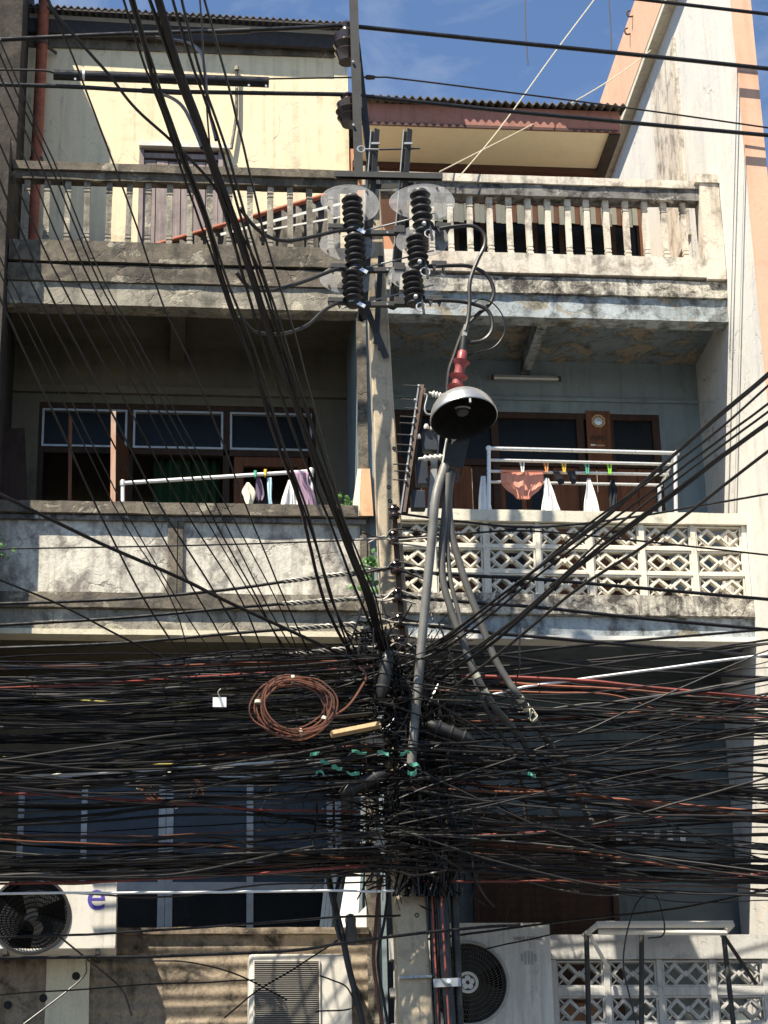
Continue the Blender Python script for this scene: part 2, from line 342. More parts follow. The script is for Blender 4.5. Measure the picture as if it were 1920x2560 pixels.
MAT['strand'] = plain('bare_aluminium_strand', (0.33, 0.31, 0.265), 0.5, 0.2, 0.3, 20, 0.5, (0.2, 0.18, 0.15), 0)
MAT['rope'] = plain('pale_nylon_rope', (0.62, 0.56, 0.40), 0.7, 0, 0.2, 8, 0.3, None, 0)
MAT['steel'] = plain('dull_galvanised_steel', (0.045, 0.045, 0.043), 0.6, 0.2, 0.5, 8)
MAT['navy'] = plain('navy_box', (.02, .026, .036), .5)
MAT['steel_light'] = plain('pale_galvanised_steel', (0.34, 0.35, 0.35), 0.5, 0.4, 0.4, 10)
MAT['rust_steel'] = plain('rusty_steel', (0.085, 0.055, 0.038), 0.75, 0.1, 0.5, 12)
MAT['insul'] = plain('black_polymer_insulator', (0.014, 0.013, 0.014), 0.42, 0, 0.3, 12, 0.5, (0.04, 0.036, 0.034), 0)
MAT['porc_brown'] = plain('dark_brown_porcelain', (0.035, 0.022, 0.020), 0.22, 0, 0.4, 10, 0.6)
MAT['porc_white'] = plain('white_porcelain', (0.68, 0.65, 0.58), 0.3, 0, 0.35, 20, 0.5)
MAT['red_ins'] = plain('red_silicone', (0.27, 0.055, 0.052), 0.5, 0, 0.45, 10, 0.4, (0.14, 0.03, 0.03), 0)
MAT['conduit'] = plain('grey_riser_sheath', (0.10, 0.096, 0.088), 0.55, 0, 0.6, 5, 0.35, (0.04, 0.038, 0.035), 0.1)
MAT['arm_grey'] = plain('weathered_grey_pipe', (0.17, 0.165, 0.15), 0.5, 0.1, 0.55, 6, 0.35, (0.07, 0.066, 0.06), 0.1)
MAT['lamp_shell'] = plain('silver_lamp_shell', (0.50, 0.50, 0.48), 0.32, 0.75, 0.4, 9)
MAT['lamp_in'] = plain('dark_reflector', (0.014, 0.013, 0.0125), 0.7, 0.0, 0.4, 14, 0.15)  # near-black inner face of the lamp dome
MAT['tape'] = plain('cream_tape', (0.66, 0.61, 0.45), 0.55, 0, 0.2)
MAT['leaf'] = plain('vine_leaf', (0.075, 0.17, 0.04), 0.5, 0, 0.8, 14, 0.3, (0.02, 0.06, 0.015))
MAT['green_plastic'] = plain('torn_green_plastic', (0.10, 0.36, 0.25), 0.45, 0, 0.5, 12)
MAT['green_cloth'] = plain('dark_green_curtain', (0.012, 0.045, 0.010), 0.9, 0, 0.4, 5)
MAT['asphalt'] = plain('asphalt', (0.05, 0.05, 0.052), 0.9, 0, 0.4, 30)
MAT['paving'] = plain('paving', (0.20, 0.19, 0.18), 0.9, 0, 0.3, 6)
MAT['fluor'] = plain('unlit_tube', (0.62, 0.62, 0.60), 0.35, 0, 0.15)
MAT['cap_cream'] = conc('cream_parapet_cap', (0.72, 0.67, 0.54), (0.62, 0.58, 0.47), (0.17, 0.15, 0.12), 0.5, 0.54, 0.3, None, 0.5, 2.4, 0.3, 37.0, 0.25)
for nm, c in dict(pink=(0.66, 0.30, 0.22), white=(0.80, 0.79, 0.76), charcoal=(0.028, 0.03, 0.036), cream=(0.76, 0.70, 0.54), violet=(0.20, 0.15, 0.21), skyblue=(0.45, 0.62, 0.70), mauve=(0.36, 0.25, 0.33)).items():
    MAT['cl_' + nm] = plain(nm + '_cloth', c, 0.85, 0, 0.25, 9, 0.15)
for nm, c in dict(white=(0.75, 0.75, 0.72), orange=(0.75, 0.30, 0.10), yellow=(0.80, 0.52, 0.06), green=(0.10, 0.42, 0.28), lime=(0.30, 0.70, 0.05)).items():
    MAT['peg_' + nm] = plain(nm + '_peg_plastic', c, 0.4, 0, 0.1)
_t = NT('clear_guard_plastic')                       # smoky clear plastic plate
_t.out((0.55, 0.54, 0.52), 0.25, 0, 0.5); _t.l.new(_t.ramp(_t.noise(7, 8, .7), .35, .7, .12, .34), _t.b.inputs['Alpha'])
MAT['guard'] = _t.m

# ------------------------------------------------------------------ ground
tag(MB().add([(-300, -300, 0), (300, -300, 0), (300, 300, 0), (-300, 300, 0)], [(0, 1, 2, 3)]).build('road', MAT['asphalt']), kind='structure')
tag(MB().box(-40, 40, -2.6, 12, 0.004, 0.14).build('pavement', MAT['paving'], bevel=0.01), kind='structure')

YB = 1.4
XL, XM, XR = -1.62, 1.96, 5.68
zA = dict(top=13.345, ball=13.165, bal0=12.43, base=12.19, ledge=11.985, bot=11.74)
zB = dict(top=9.622, cap=9.505, pan=8.71, led=8.55, bot=8.30)

def corrugated(x0, x1, y0, z0, y1, z1, pitch=0.075, amp=0.018, dzdx=0.0, th=0.012, seed=0, ragged=0.02):
    m = MB(); n = int((x1 - x0) / pitch * 8); vs_ = []; fs = []
    rr = random.Random(seed); rag = {}
    for i in range(n + 1):
        x = x0 + (x1 - x0) * i / n; d = amp * math.sin(2 * math.pi * (x - x0) / pitch) + dzdx * (x - x0)
        k = int((x - x0) / (pitch * 13))
        if k not in rag: rag[k] = rr.uniform(-ragged, ragged)
        yy = y0 + rag[k]; zz = z0 + rag[k] * 0.3
        vs_ += [(x, yy, zz + d), (x, y1, z1 + d), (x, yy, zz + d + th), (x, y1, z1 + d + th)]
    for i in range(n):
        a = i * 4; b = a + 4
        fs += [(b, a, a + 1, b + 1), (a + 2, b + 2, b + 3, a + 3), (a, b, b + 2, a + 2), (b + 1, a + 1, a + 3, b + 3)]
    fs += [(0, 2, 3, 1), (n * 4 + 1, n * 4 + 3, n * 4 + 2, n * 4)]
    return m.add(vs_, fs, True)

def baluster_mesh(h, w_, mat):
    hw = w_ / 2; pr = [(hw, 0), (hw, .085), (hw * .80, .09), (hw * .80, .105), (hw, .11), (hw, .125), (hw * .80, .13), (hw * .80, .145), (hw * .93, .15)]
    pr += [(r, h - z) for r, z in reversed(pr)]
    m = MB(); vs_ = []
    for r, z in pr: vs_ += [(-r, -r, z), (r, -r, z), (r, r, z), (-r, r, z)]
    fs = [(i * 4 + k, i * 4 + (k + 1) % 4, i * 4 + 4 + (k + 1) % 4, i * 4 + 4 + k) for i in range(len(pr) - 1) for k in range(4)]
    fs += [(3, 2, 1, 0), tuple(len(pr) * 4 - 4 + k for k in range(4))]
    m.add(vs_, fs); me = bpy.data.meshes.new('baluster'); me.from_pydata(m.v, [], m.f); me.materials.append(mat); me.update(); return me

# ================================================================== left shophouse
LH = thing('shophouse', 'weathered cream shophouse bay left of the utility pole with grey stained balconies', 'building', (0, 0, 0))
# --- top floor
zroof = ZZ(450, 100, YB)
xw1 = XX(870, 300, YB)
wall = MB().box(XL, xw1, YB, YB + 0.2, 12.16, 15.95)
wall.box(xw1 - 0.2, xw1, YB + 0.2, 9.0, 12.0, 15.9)
wall.box(xw1 - 0.15, xw1 + 0.004, YB - 0.018, YB, 12.0, 15.88)
wall.build('top_wall', MAT['cream'], LH)
MB().rbox(XL, xw1 + 0.002, YB - 0.025, YB - 0.001, 15.66, 15.82, 0.004, 0.1, 4).build('stained_wall_head', MAT['stained'], LH)
zf = ZZ(450, 30, 1.15); tl = -0.022
xo = XL - 0.6
roof = corrugated(xo, xw1 + 0.03, 1.15, zf - tl * (0.05 - xo) - 0.02, 6.0, zf + 1.5 - tl * (0.05 - xo), 0.075, 0.017, tl, 0.012, 3, 0.012).build('roof', MAT['corr'], LH)
zs = ZZ(450, 66, 1.33)
fb = MB().hexa([(XL, 1.33, zs - 0.14 - tl * 1.65), (xw1, 1.33, zs - 0.14 + tl * 1.9), (xw1, 1.36, zs - 0.14 + tl * 1.9), (XL, 1.36, zs - 0.14 - tl * 1.65),
                (XL, 1.33, zs + 0.06 - tl * 1.65), (xw1, 1.33, zs + 0.06 + tl * 1.9), (xw1, 1.36, zs + 0.06 + tl * 1.9), (XL, 1.36, zs + 0.06 - tl * 1.65)])
fb.build('eave_board', MAT['white_paint'], roof)
zt = zf - .02; MB().hexa([(xo, 1.157, zt - .035 - tl * (.05 - xo)), (xw1 + .03, 1.157, zt - .035 + tl * (xw1 - .05)), (xw1 + .03, 1.172, zt - .035 + tl * (xw1 - .05)), (xo, 1.172, zt - .035 - tl * (.05 - xo)),
    (xo, 1.157, zt - .012 - tl * (.05 - xo)), (xw1 + .03, 1.157, zt - .012 + tl * (xw1 - .05)), (xw1 + .03, 1.172, zt - .012 + tl * (xw1 - .05)), (xo, 1.172, zt - .012 - tl * (.05 - xo))]).build('added_shadow_batten', MAT['fascia_dark'], roof)  # strip added below the sheet edge so the eave shadow falls straight
zb0 = ZZ(450, 100, 1.28)
MB().hexa([(XL, 1.27, zb0 - tl * 1.65), (xw1 + .02, 1.27, zb0 + tl * 1.9), (xw1 + .02, 1.327, zb0 + tl * 1.9), (XL, 1.327, zb0 - tl * 1.65),
           (XL, 1.27, zs - 0.035 - tl * 1.65), (xw1 + .02, 1.27, zs - 0.035 + tl * 1.9), (xw1 + .02, 1.327, zs - 0.035 + tl * 1.9), (XL, 1.327, zs - 0.035 - tl * 1.65)]).build('gutter', MAT['fascia_dark'], roof)
# door with its little concrete canopy
dx0, dx1 = XX(358, 480, YB), XX(545, 480, YB); dz1 = ZZ(450, 380, YB)
door = MB().box(dx0, dx1, YB - 0.012, YB - 0.003, 11.99, dz1).build('door', MAT['dark_wood'], LH)
nb = 6
for i in range(nb):
    a = dx0 + (dx1 - dx0) * i / nb
    MB().box(a + 0.005, a + (dx1 - dx0) / nb - 0.005, YB - 0.032 - 0.004 * (i % 2), YB - 0.0125, 12.0, dz1 - 0.13 - 0.01 * (i % 3)).build('plank', MAT['old_wood'], door)
MB().box(dx0, dx1, YB - 0.045, YB - 0.0125, dz1 - 0.11, dz1 - 0.05).build('rail', MAT['old_wood'], door)
for a in (dx0 - 0.05, dx1): MB().box(a, a + 0.05, YB - 0.06, YB - 0.002, 12.0, dz1).build('jamb', MAT['old_wood'], door)
MB().rbox(XX(347, 372, YB - .1), XX(575, 372, YB - .1), YB - 0.11, YB - 0.001, dz1 + 0.005, dz1 + 0.05, 0.006, 0.08, 2).build('door_canopy', MAT['party_white'], LH)
# --- balustrade
rail = MB().rbox(XL + 0.01, XM - 0.06, -0.07, 0.13, 13.255, zA['top'], 0.007, 0.12, 5)
rail.rbox(XL + 0.01, XM - 0.06, -0.035, 0.095, zA['ball'], 13.252, 0.006, 0.12, 6)
bal = rail.build('balustrade', MAT['stained'], LH)
bal['label'] = 'grey weathered balustrade with square tapered balusters on the left top floor'
bmL = baluster_mesh(zA['ball'] - zA['bal0'] + 0.02, 0.062, MAT['stained_pale'])
bx = [65, 116, 168, 218, 271, 321, 370, 424, 475, 524, 573, 625, 674, 726, 775, 825]
for i, b in enumerate(bx):
    o = place('baluster', bmL, bal, (XX(b, 540, 0.03), 0.03, zA['bal0'] - 0.01)); o.rotation_euler = (RND.uniform(-.012, .012), RND.uniform(-.012, .012), RND.uniform(-.08, .08))
MB().rbox(XL + 0.01, XM - 0.05, -0.095, 0.12, zA['base'] + 0.012, zA['bal0'], 0.007, 0.12, 7).build('base_rail', MAT['stained'], bal)
# --- floor slab edge, beam, ceiling of the middle floor
MB().rbox(XL + 0.01, XM - 0.04, -0.078, 0.16, zA['ledge'] + 0.004, zA['base'] - 0.016, 0.008, 0.12, 8).build('floor_ledge', MAT['stained'], LH)
MB().rbox(XL + 0.01, XM - 0.045, -0.05, 0.17, zA['bot'], zA['ledge'] - 0.002, 0.006, 0.12, 9).build('front_beam', MAT['stained_pale'], LH)
zc = ZZ(450, 873, YB)
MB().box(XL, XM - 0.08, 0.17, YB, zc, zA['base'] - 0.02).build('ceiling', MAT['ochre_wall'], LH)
xbm = XX(445, 800, 0.6)
MB().box(xbm - 0.075, xbm + 0.075, 0.175, YB - 0.002, zc - 0.16, zc - 0.002).build('ceiling_beam', MAT['ochre_wall'], LH, 0.008)
# --- rear wall of the middle floor with its window opening
wx0, wx1 = XX(95, 1100, YB), XX(790, 1100, YB); wz1 = ZZ(450, 1012, YB); wz0 = 9.0; zfl = 8.72
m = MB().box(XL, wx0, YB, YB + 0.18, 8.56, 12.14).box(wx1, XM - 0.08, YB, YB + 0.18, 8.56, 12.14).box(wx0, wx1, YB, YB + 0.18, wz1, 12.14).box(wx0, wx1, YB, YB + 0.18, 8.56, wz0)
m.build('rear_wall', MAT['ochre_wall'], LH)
MB().box(XL, XM - 0.08, YB - 0.05, YB - 0.001, wz1 + 0.10, wz1 + 0.19).build('lintel', MAT['ochre_wall'], LH, 0.008)
MB().box(XL, XM - 0.08, 0.05, YB - .002, 8.56, zfl).build('balcony_floor', MAT['stained'], LH)
MB().box(wx0 - 0.3, wx1 + 0.3, 2.6, 2.7, 8.3, 12.0).box(wx0 - 0.35, wx0 - 0.3, YB + .19, 2.7, 8.3, 12.0).box(wx1 + .3, wx1 + 0.35, YB + .19, 2.7, 8.3, 12.0).build('inner_room_wall', MAT['ochre_wall'], LH)
MB().box(wx0 - 0.3, wx1 + 0.3, YB + 0.19, 2.6, 11.9, 12.0).build('inner_room_ceiling', MAT['ochre_wall'], LH)
win = MB().box(wx0, wx1, YB + 0.02, YB + 0.10, wz1 - 0.06, wz1 - 0.001).box(wx0, wx0 + 0.06, YB + 0.02, YB + 0.10, wz0, wz1 - 0.06).box(wx1 - 0.06, wx1, YB + 0.02, YB + 0.10, wz0, wz1 - 0.06)
ztr = ZZ(450, 1122, YB)
win.box(wx0 + .06, wx1 - .06, YB + 0.02, YB + 0.10, ztr - 0.06, ztr)
for q in (325, 566): win.box(XX(q, 1100, YB) - 0.035, XX(q, 1100, YB) + 0.035, YB + 0.02, YB + 0.10, wz0, wz1 - 0.06)
WIN = win.build('window', MAT['dark_wood'], LH, 0.004)
for a, b in ((105, 318), (333, 558), (575, 780)):
    xa, xb = XX(a, 1060, YB), XX(b, 1060, YB)
    o_, i_ = [(xa, ztr + .004), (xb, ztr + .004), (xb, wz1 - 0.07), (xa, wz1 - 0.07)], [(xa + .022, ztr + .026), (xb - .022, ztr + .026), (xb - .022, wz1 - 0.092), (xa + .022, wz1 - 0.092)]
    MB().ring(o_, i_, YB + 0.0, YB + 0.06).build('sash', MAT['alu'], WIN)
    MB().box(xa + .02, xb - .02, YB + 0.05, YB + 0.056, ztr + .02, wz1 - .09).build('pane', MAT['glass'], WIN)
# louvred door leaf at the right of the window band, open brown leaf at the left
xa, xb = XX(585, 1200, YB), XX(770, 1200, YB)
leaf = MB().ring([(xa, wz0), (xb, wz0), (xb, ztr - .065), (xa, ztr - .065)], [(xa + .1, wz0 + .1), (xb - .1, wz0 + .1), (xb - .1, ztr - .17), (xa + .1, ztr - .17)], YB + .03, YB + .08).build('door_leaf', MAT['brown_wood'], LH)
for i in range(22):
    z = wz0 + .12 + i * 0.055
    if z < ztr - .19: MB().obox(((xa + xb) / 2, YB + .055, z), (1, 0, 0), (0, 1, 0.8), (0, -.8, 1), (xb - xa) / 2 - .1, .025, .006).build('slat', MAT['dark_wood'], leaf)
MB().obox((XX(300, 1180, YB - .25), YB - .22, (wz0 + ztr) / 2), (0.25, 1, 0), (1, -.25, 0), (0, 0, 1), .26, .02, (ztr - wz0) / 2 - .02).build('open_shutter', MAT['brown_wood'], LH)
# curtain
cu = MB(); xa, xb = XX(385, 1200, YB + .15), XX(550, 1200, YB + .15); vs_ = []; n = 40
for j in range(2):
    for i in range(n + 1):
        x = xa + (xb - xa) * i / n
        vs_.append((x, YB + .17 + .035 * math.sin(i * 1.15) + 0.02 * math.sin(i * .37), (wz0 - .2) if j == 0 else ZZ(450, 1140, YB + .15) - .03 * math.sin(i / n * 3.1)))
cu.add(vs_, [(i, i + 1, n + 2 + i, n + 1 + i) for i in range(n)], True)
co = cu.build('curtain', MAT['green_cloth'], LH); sm = co.modifiers.new('thickness', 'SOLIDIFY'); sm.thickness = 0.004
# --- parapet of the middle floor
par = MB().rbox(XL + 0.01, XM - 0.03, -0.09, 0.14, zB['cap'], zB['top'], 0.007, 0.12, 12).build('parapet', MAT['stained'], LH)
px0, px1, px2 = XX(418, 1400, 0), XX(458, 1400, 0), XX(905, 1400, 0)
MB().rbox(XL + 0.01, px0, 0.0, 0.10, zB['pan'], zB['cap'] - .003, 0.004, 0.15, 13).build('panel', MAT['panel'], par)
MB().rbox(px1, px2, 0.0, 0.10, zB['pan'], zB['cap'] - .003, 0.004, 0.15, 14).build('panel', MAT['panel'], par)
for a, b in ((px0, px0 + 0.095), (px0 + 0.10, px1), (px2, XM - 0.035)): MB().box(a + .001, b - .001, -0.035, 0.11, zB['pan'], zB['cap'] - .004).build('post', MAT['stained'], par, 0.006)
MB().box(XL + .012, XM - .04, -0.045, -0.003, zB['cap'] - .055, zB['cap'] - .006).build('moulding', MAT['moulding'], par, 0.008)
MB().rbox(XL + 0.01, XM - 0.03, -0.07, 0.14, zB['led'] + .006, zB['pan'] - .004, 0.007, 0.12, 15).build('parapet_ledge', MAT['stained'], LH)
MB().rbox(XL + 0.01, XM - 0.035, -0.02, 0.16, zB['bot'] + .055, zB['led'] + .002, 0.006, 0.12, 16).build('lower_beam', MAT['stained_pale'], LH)
MB().rbox(XL + 0.01, XM - 0.035, -0.036, 0.16, zB['bot'], zB['bot'] + .053, 0.004, 0.12, 17).build('drip_edge', MAT['cream_patch'], LH)
MB().box(XL, XM - 0.08, 0.165, YB + .18, 8.40, 8.55).build('lower_ceiling', MAT['ochre_wall'], LH)
# --- divider wall between the two bays
MB().box(XM - 0.08, XM + 0.08, 0.02, YB + 0.2, 4.0, 13.1).build('divider_wall', MAT['blue_wall'], LH)
MB().box(XM - 0.10, XM - 0.005, -0.02, 0.018, 4.0, 12.1).build('column_face', MAT['stained'], LH)
# --- lower floor
cw0, cw1 = XX(45, 2100, YB), XX(850, 2100, YB); cz1 = ZZ(450, 1935, YB); cz0 = 4.6
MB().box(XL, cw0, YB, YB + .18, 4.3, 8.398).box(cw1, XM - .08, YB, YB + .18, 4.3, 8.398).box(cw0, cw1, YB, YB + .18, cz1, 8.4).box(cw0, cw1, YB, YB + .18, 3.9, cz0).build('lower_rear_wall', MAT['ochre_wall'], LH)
lw = MB().box(cw0, cw1, YB + .0, YB + .07, cz1 - .05, cz1 - .001)
zmid = ZZ(450, 2205, YB)
lw.box(cw0, cw1, YB + .0, YB + .07, zmid - .10, zmid)
for q, h in ((50, .03), (209, .03), (405, .035), (424, .035), (625, .033), (825, .03), (846, .03)):
    x = XX(q, 2100, YB); lw.box(x - h, x + h, YB - .012, YB + .075, cz0, cz1 - .052)
LW = lw.build('lower_window', MAT['alu'], LH, 0.003)
qs = [50, 209, 414, 625, 835]
for a, b in zip(qs, qs[1:]):
    MB().box(XX(a, 2100, YB) + .03, XX(b, 2100, YB) - .03, YB + .02, YB + .026, zmid + .002, cz1 - .05).build('pane', MAT['glass_blue'], LW)
    MB().box(XX(a, 2100, YB) + .03, XX(b, 2100, YB) - .03, YB + .03, YB + .036, cz0, zmid - .102).build('pane', MAT['glass'], LW)
zp = ZZ(550, 2320, -0.02)
cs = MB(); vs_ = []; nz_ = 110; xa, xb = XX(225, 2450, 0), XM - .09; nx_ = 14
for i in range(nz_ + 1):
    z = 4.3 + (zp - .062 - 4.3) * i / nz_
    for k in range(nx_ + 1):
        x = xa + (xb - xa) * k / nx_; yy = -.012 + .008 * math.sin(z * 2 * math.pi / .135) * (1 if z < zp - .16 else .2) + .012 * noise.noise(Vector((x * 1.4, z * 1.4, 3)))
        vs_.append((x, yy, z))
cs.add(vs_, [(i * (nx_ + 1) + k, i * (nx_ + 1) + k + 1, (i + 1) * (nx_ + 1) + k + 1, (i + 1) * (nx_ + 1) + k) for i in range(nz_) for k in range(nx_)], True)
cs.box(xa, xb, .045, .10, 4.3, zp - .063)
cs.build('lower_parapet', MAT['c_parapet'], LH)
MB().rbox(XX(222, 2450, 0), XM - 0.09, -0.06, 0.13, zp - .058, zp, 0.008, 0.12, 22).build('parapet_cap', MAT['c_parapet'], LH)
MB().rbox(XX(115, 2450, -.03), XX(224, 2450, -.03), -0.05, 0.12, 4.3, zp - .05, 0.004, 0.12, 23).build('cream_pier', MAT['cream_patch'], LH)
MB().rbox(XL, XX(114, 2450, 0), -0.02, 0.10, 4.3, zp - .05, 0.005, 0.12, 24).build('left_parapet_panel', MAT['c_parapet'], LH)
for q in ((20, 2512), (108, 2495), (190, 2440)):
    p = P(*q, -0.055); MB().lathe([(.001, -.012), (.036, -.012), (.036, .0), (.03, .001), (.028, -.004), (.001, -.004)], p, (0, -1, 0), 14).build('drain_hole_rim', MAT['ac_dark'], LH)
MB().box(XL, XM - .08, -.02, YB + .2, 4.0, 4.28).build('lower_floor_slab', MAT['stained'], LH)
MB().box(XL, XM - .08, .35, .5, 0.14, 4.0).build('ground_floor_front', MAT['stained_pale'], LH)
MB().box(XL, xw1 - .21, 8.8, 9.0, .14, 15.9).build('back_wall', MAT['stained'], LH)

# dark party wall at the left edge
PW = thing('party_wall', 'sooty dark party wall along the left edge beside the cream shophouse', 'wall', (XL - .15, 0, 0))
MB().rbox(XL - 0.30, XL - .002, -0.42, YB + .3, 0.14, 13.42, 0.006, 0.2, 31).build('lower_wall', MAT['party_dark'], PW)
MB().hexa([(XL - .30, .45, 13.42), (XL - .002, .45, 13.42), (XL - .002, 9, 13.42), (XL - .3, 9, 13.42), (XL - .30, .45, 16.55), (XL - .002, .45, 16.55), (XL - .002, 9, 17.4), (XL - .3, 9, 17.4)]).build('upper_wall', MAT['party_dark'], PW, 0.01)
NB = thing('neighbour_shophouse', 'dark neighbouring shophouse front cut off by the left edge', 'building', (-3.6, 0, 0))
MB().box(-5.6, XL - .302, .6, 9, .14, 15.2).build('wall', MAT['party_dark'], NB)
for z in (8.4, 12.1): MB().rbox(-5.6, XL - .303, -.1, .6, z, z + .35, .006, .2, 32).build('balcony_slab', MAT['stained'], NB)
for z in (8.75, 12.45): MB().rbox(-5.6, XL - .303, -.06, .04, z, z + .85, .006, .2, 33).build('balcony_wall', MAT['stained_pale'], NB)

# ================================================================== right shophouse
RH = thing('shophouse', 'pale shophouse bay right of the utility pole with breeze block balconies and blue flaking ceilings', 'building', (0, 0, 0))
# --- top floor wall with windows
rw0, rw1 = XX(1010, 600, YB), XX(1600, 600, YB); rz1 = ZZ(1300, 540, YB)
ez1 = ZZ(1300, 283, .55); ez0 = ZZ(1300, 325, .55); ez = ZZ(1300, 424, YB)
xe0, xe1 = XM + .02, XX(1549, 300, .55)
xq = xe1 - .12
MB().box(XM, rw0, YB, YB + .2, 12.16, ez1).box(rw1, rw1 + .05, YB, 8.7, 12.16, rz1 + .06).box(rw0, xq, YB, YB + .2, rz1, ez1).box(xq, rw1, YB, YB + .2, rz1, rz1 + .06).box(xq - .1, xq, YB + .2, 8.7, 12.3, ez1).box(rw0, rw1, YB, YB + .2, 12.16, 12.2).build('top_wall', MAT['orange_wall'], RH)
tw = MB().box(rw0, rw1, YB + .01, YB + .08, rz1 - .06, rz1 - .001).box(rw0, rw1, YB + .01, YB + .08, 12.62, 12.68)
nq = 9
for i in range(nq + 1):
    x = rw0 + (rw1 - rw0) * i / nq; tw.box(max(rw0, x - .025), min(rw1, x + .025), YB + .011, YB + .079, 12.0, rz1 - .06)
TW = tw.build('top_window', MAT['dark_wood'], RH)
for i in range(nq): MB().box(rw0 + (rw1 - rw0) * i / nq + .02, rw0 + (rw1 - rw0) * (i + 1) / nq - .02, YB + .05, YB + .056, 12.0, rz1 - .05).build('pane', MAT['glass'], TW)
# --- eave with corrugated sheets
rf = corrugated(xe0 - .05, xe1 + .05, .42, ez1 + .06, 5.0, ez1 + 1.25, .085, .020, -.004, .014, 8, .03).build('roof', MAT['corr'], RH)
MB().box(xe0, xe1, .53, .56, ez0, ez1 + .05).build('fascia', MAT['fascia_brown'], rf)
MB().box(xe0, xe1 - .03, .515, .529, ez0 - .012, ez0 + .022).build('fascia_trim', MAT['brown_trim'], rf)
MB().box(xe0, xe1 - .12, .562, YB - .08, ez0 + .012, ez0 + .03).build('soffit', MAT['soffit'], rf)
MB().box(xe0, xe1 - .12, YB - .079, YB - .002, ez0 - .06, ez0 + .03).build('soffit_trim', MAT['brown_trim'], rf)
MB().box(xe1 - .119, xe1, .562, YB + 2.5, ez0 - .02, ez1 + .03).build('barge_board', MAT['fascia_dark'], rf)
# --- striped valance below the window head
VAL = thing('valance', 'cream and brown striped scalloped valance hung behind the right top balustrade', 'awning', (rw0, YB - .3, 13))
vz1, vz0 = ZZ(1300, 512, YB - .3), ZZ(1300, 558, YB - .3); n = 44
va, vb = rw0 + .05, rw1 - .02
for i in range(n):
    a = va + (vb - va) * i / n; b = va + (vb - va) * (i + 1) / n; sc_ = .02 if (i // 2) % 2 else 0
    yy = YB - .3 + .012 * (i % 2)
    MB().prism([(a, vz0 + sc_), (b - .003, vz0 + sc_), (b - .003, vz1), (a, vz1)], yy, yy + .008).build('strip', MAT['orange_wall'] if i % 4 == 3 else MAT['soffit'], VAL)
MB().box(va, vb, YB - .31, YB - .27, vz1 + .001, vz1 + .03).build('valance_rail', MAT['brown_trim'], VAL)
for x in (va + .1, vb - .1): MB().box(x, x + .025, YB - .269, YB - .001, vz1 + .003, vz1 + .028).build('arm', MAT['brown_trim'], VAL)
# --- balustrade
xp0, xp1 = XX(1752, 580, -.02), XX(1800, 580, -.02)
br = MB().rbox(XM + .0, xp0, -.075, .13, 13.262, 13.352, .005, .12, 41)
RB = br.build('balustrade', MAT['white_stained'], RH); RB['label'] = 'pale balustrade with white balusters and mould-black rail moulding on the right top floor'
MB().rbox(XM, xp0, -.05, .11, 13.13, 13.260, .006, .10, 42).build('rail_moulding', MAT['moulding'], RB)
bmR = baluster_mesh(13.13 - 12.43 + .02, .062, MAT['white_stained'])
for q in [1030, 1078, 1126, 1174, 1225, 1274, 1322, 1370, 1420, 1468, 1516, 1565, 1613, 1661, 1709]:
    o = place('baluster', bmR, RB, (XX(q, 560, .03), .03, 12.42)); o.rotation_euler = (RND.uniform(-.01, .01), RND.uniform(-.01, .01), RND.uniform(-.06, .06))
MB().rbox(XM, xp0, -.10, .12, 12.205, 12.43, .005, .12, 43).build('base_rail', MAT['white_stained'], RB)
MB().rbox(xp0, xp1, -.12, .14, 12.18, 13.30, .005, .06, 44).build('end_post', MAT['white_stained'], RB)
MB().rbox(xp0 - .05, xp1 + .05, -.14, .19, 13.30, 13.40, .005, .06, 45).build('post_cap', MAT['white_stained'], RB)
# --- slab edge and beam
MB().rbox(XM, XR - .003, -.072, .16, 11.99, 12.172, .008, .10, 46).build('floor_ledge', MAT['dirty_white'], RH)
MB().rbox(XM, XR - .003, -.035, .17, 11.735, 11.986, .005, .12, 47).build('front_beam', MAT['blue_peel'], RH)
rzc = 11.93
MB().box(XM + .08, XR - .002, .171, YB, rzc, 12.15).build('ceiling', MAT['blue_ceiling'], RH)
xbm = XX(1340, 830, .6)
MB().box(xbm - .05, xbm + .05, .172, YB - .003, rzc - .17, rzc - .002).build('ceiling_beam', MAT['blue_peel'], RH, .006)
# --- rear wall of the middle floor
fw0, fw1 = XX(985, 1150, YB), XX(1655, 1150, YB); fz1 = ZZ(1300, 1030, YB)
MB().box(XM + .08, fw0, YB, YB + .2, 8.56, 12.14).box(fw1, XR, YB, YB + .2, 8.56, 12.14).box(fw0, fw1, YB, YB + .2, fz1, 12.1).build('rear_wall', MAT['blue_wall'], RH)
MB().box(XM + .081, XR - .002, YB - .03, YB - .001, fz1 + .13, fz1 + .17).build('wall_moulding', MAT['blue_wall'], RH, .005)
FW = MB().box(fw0, fw1, YB + .0, YB + .1, fz1 - .07, fz1 - .001).box(fw0, fw1, YB + .0, YB + .1, fz1 - .62, fz1 - .55)
fq = [985, 1120, 1240, 1455, 1530, 1655]
for q in fq:
    x = min(max(XX(q, 1150, YB), fw0 + .04), fw1 - .04); FW.box(x - .04, x + .04, YB - .004, YB + .104, 8.5, fz1 - .001)
FW = FW.build('door_frame', MAT['dark_wood'], RH, .004)
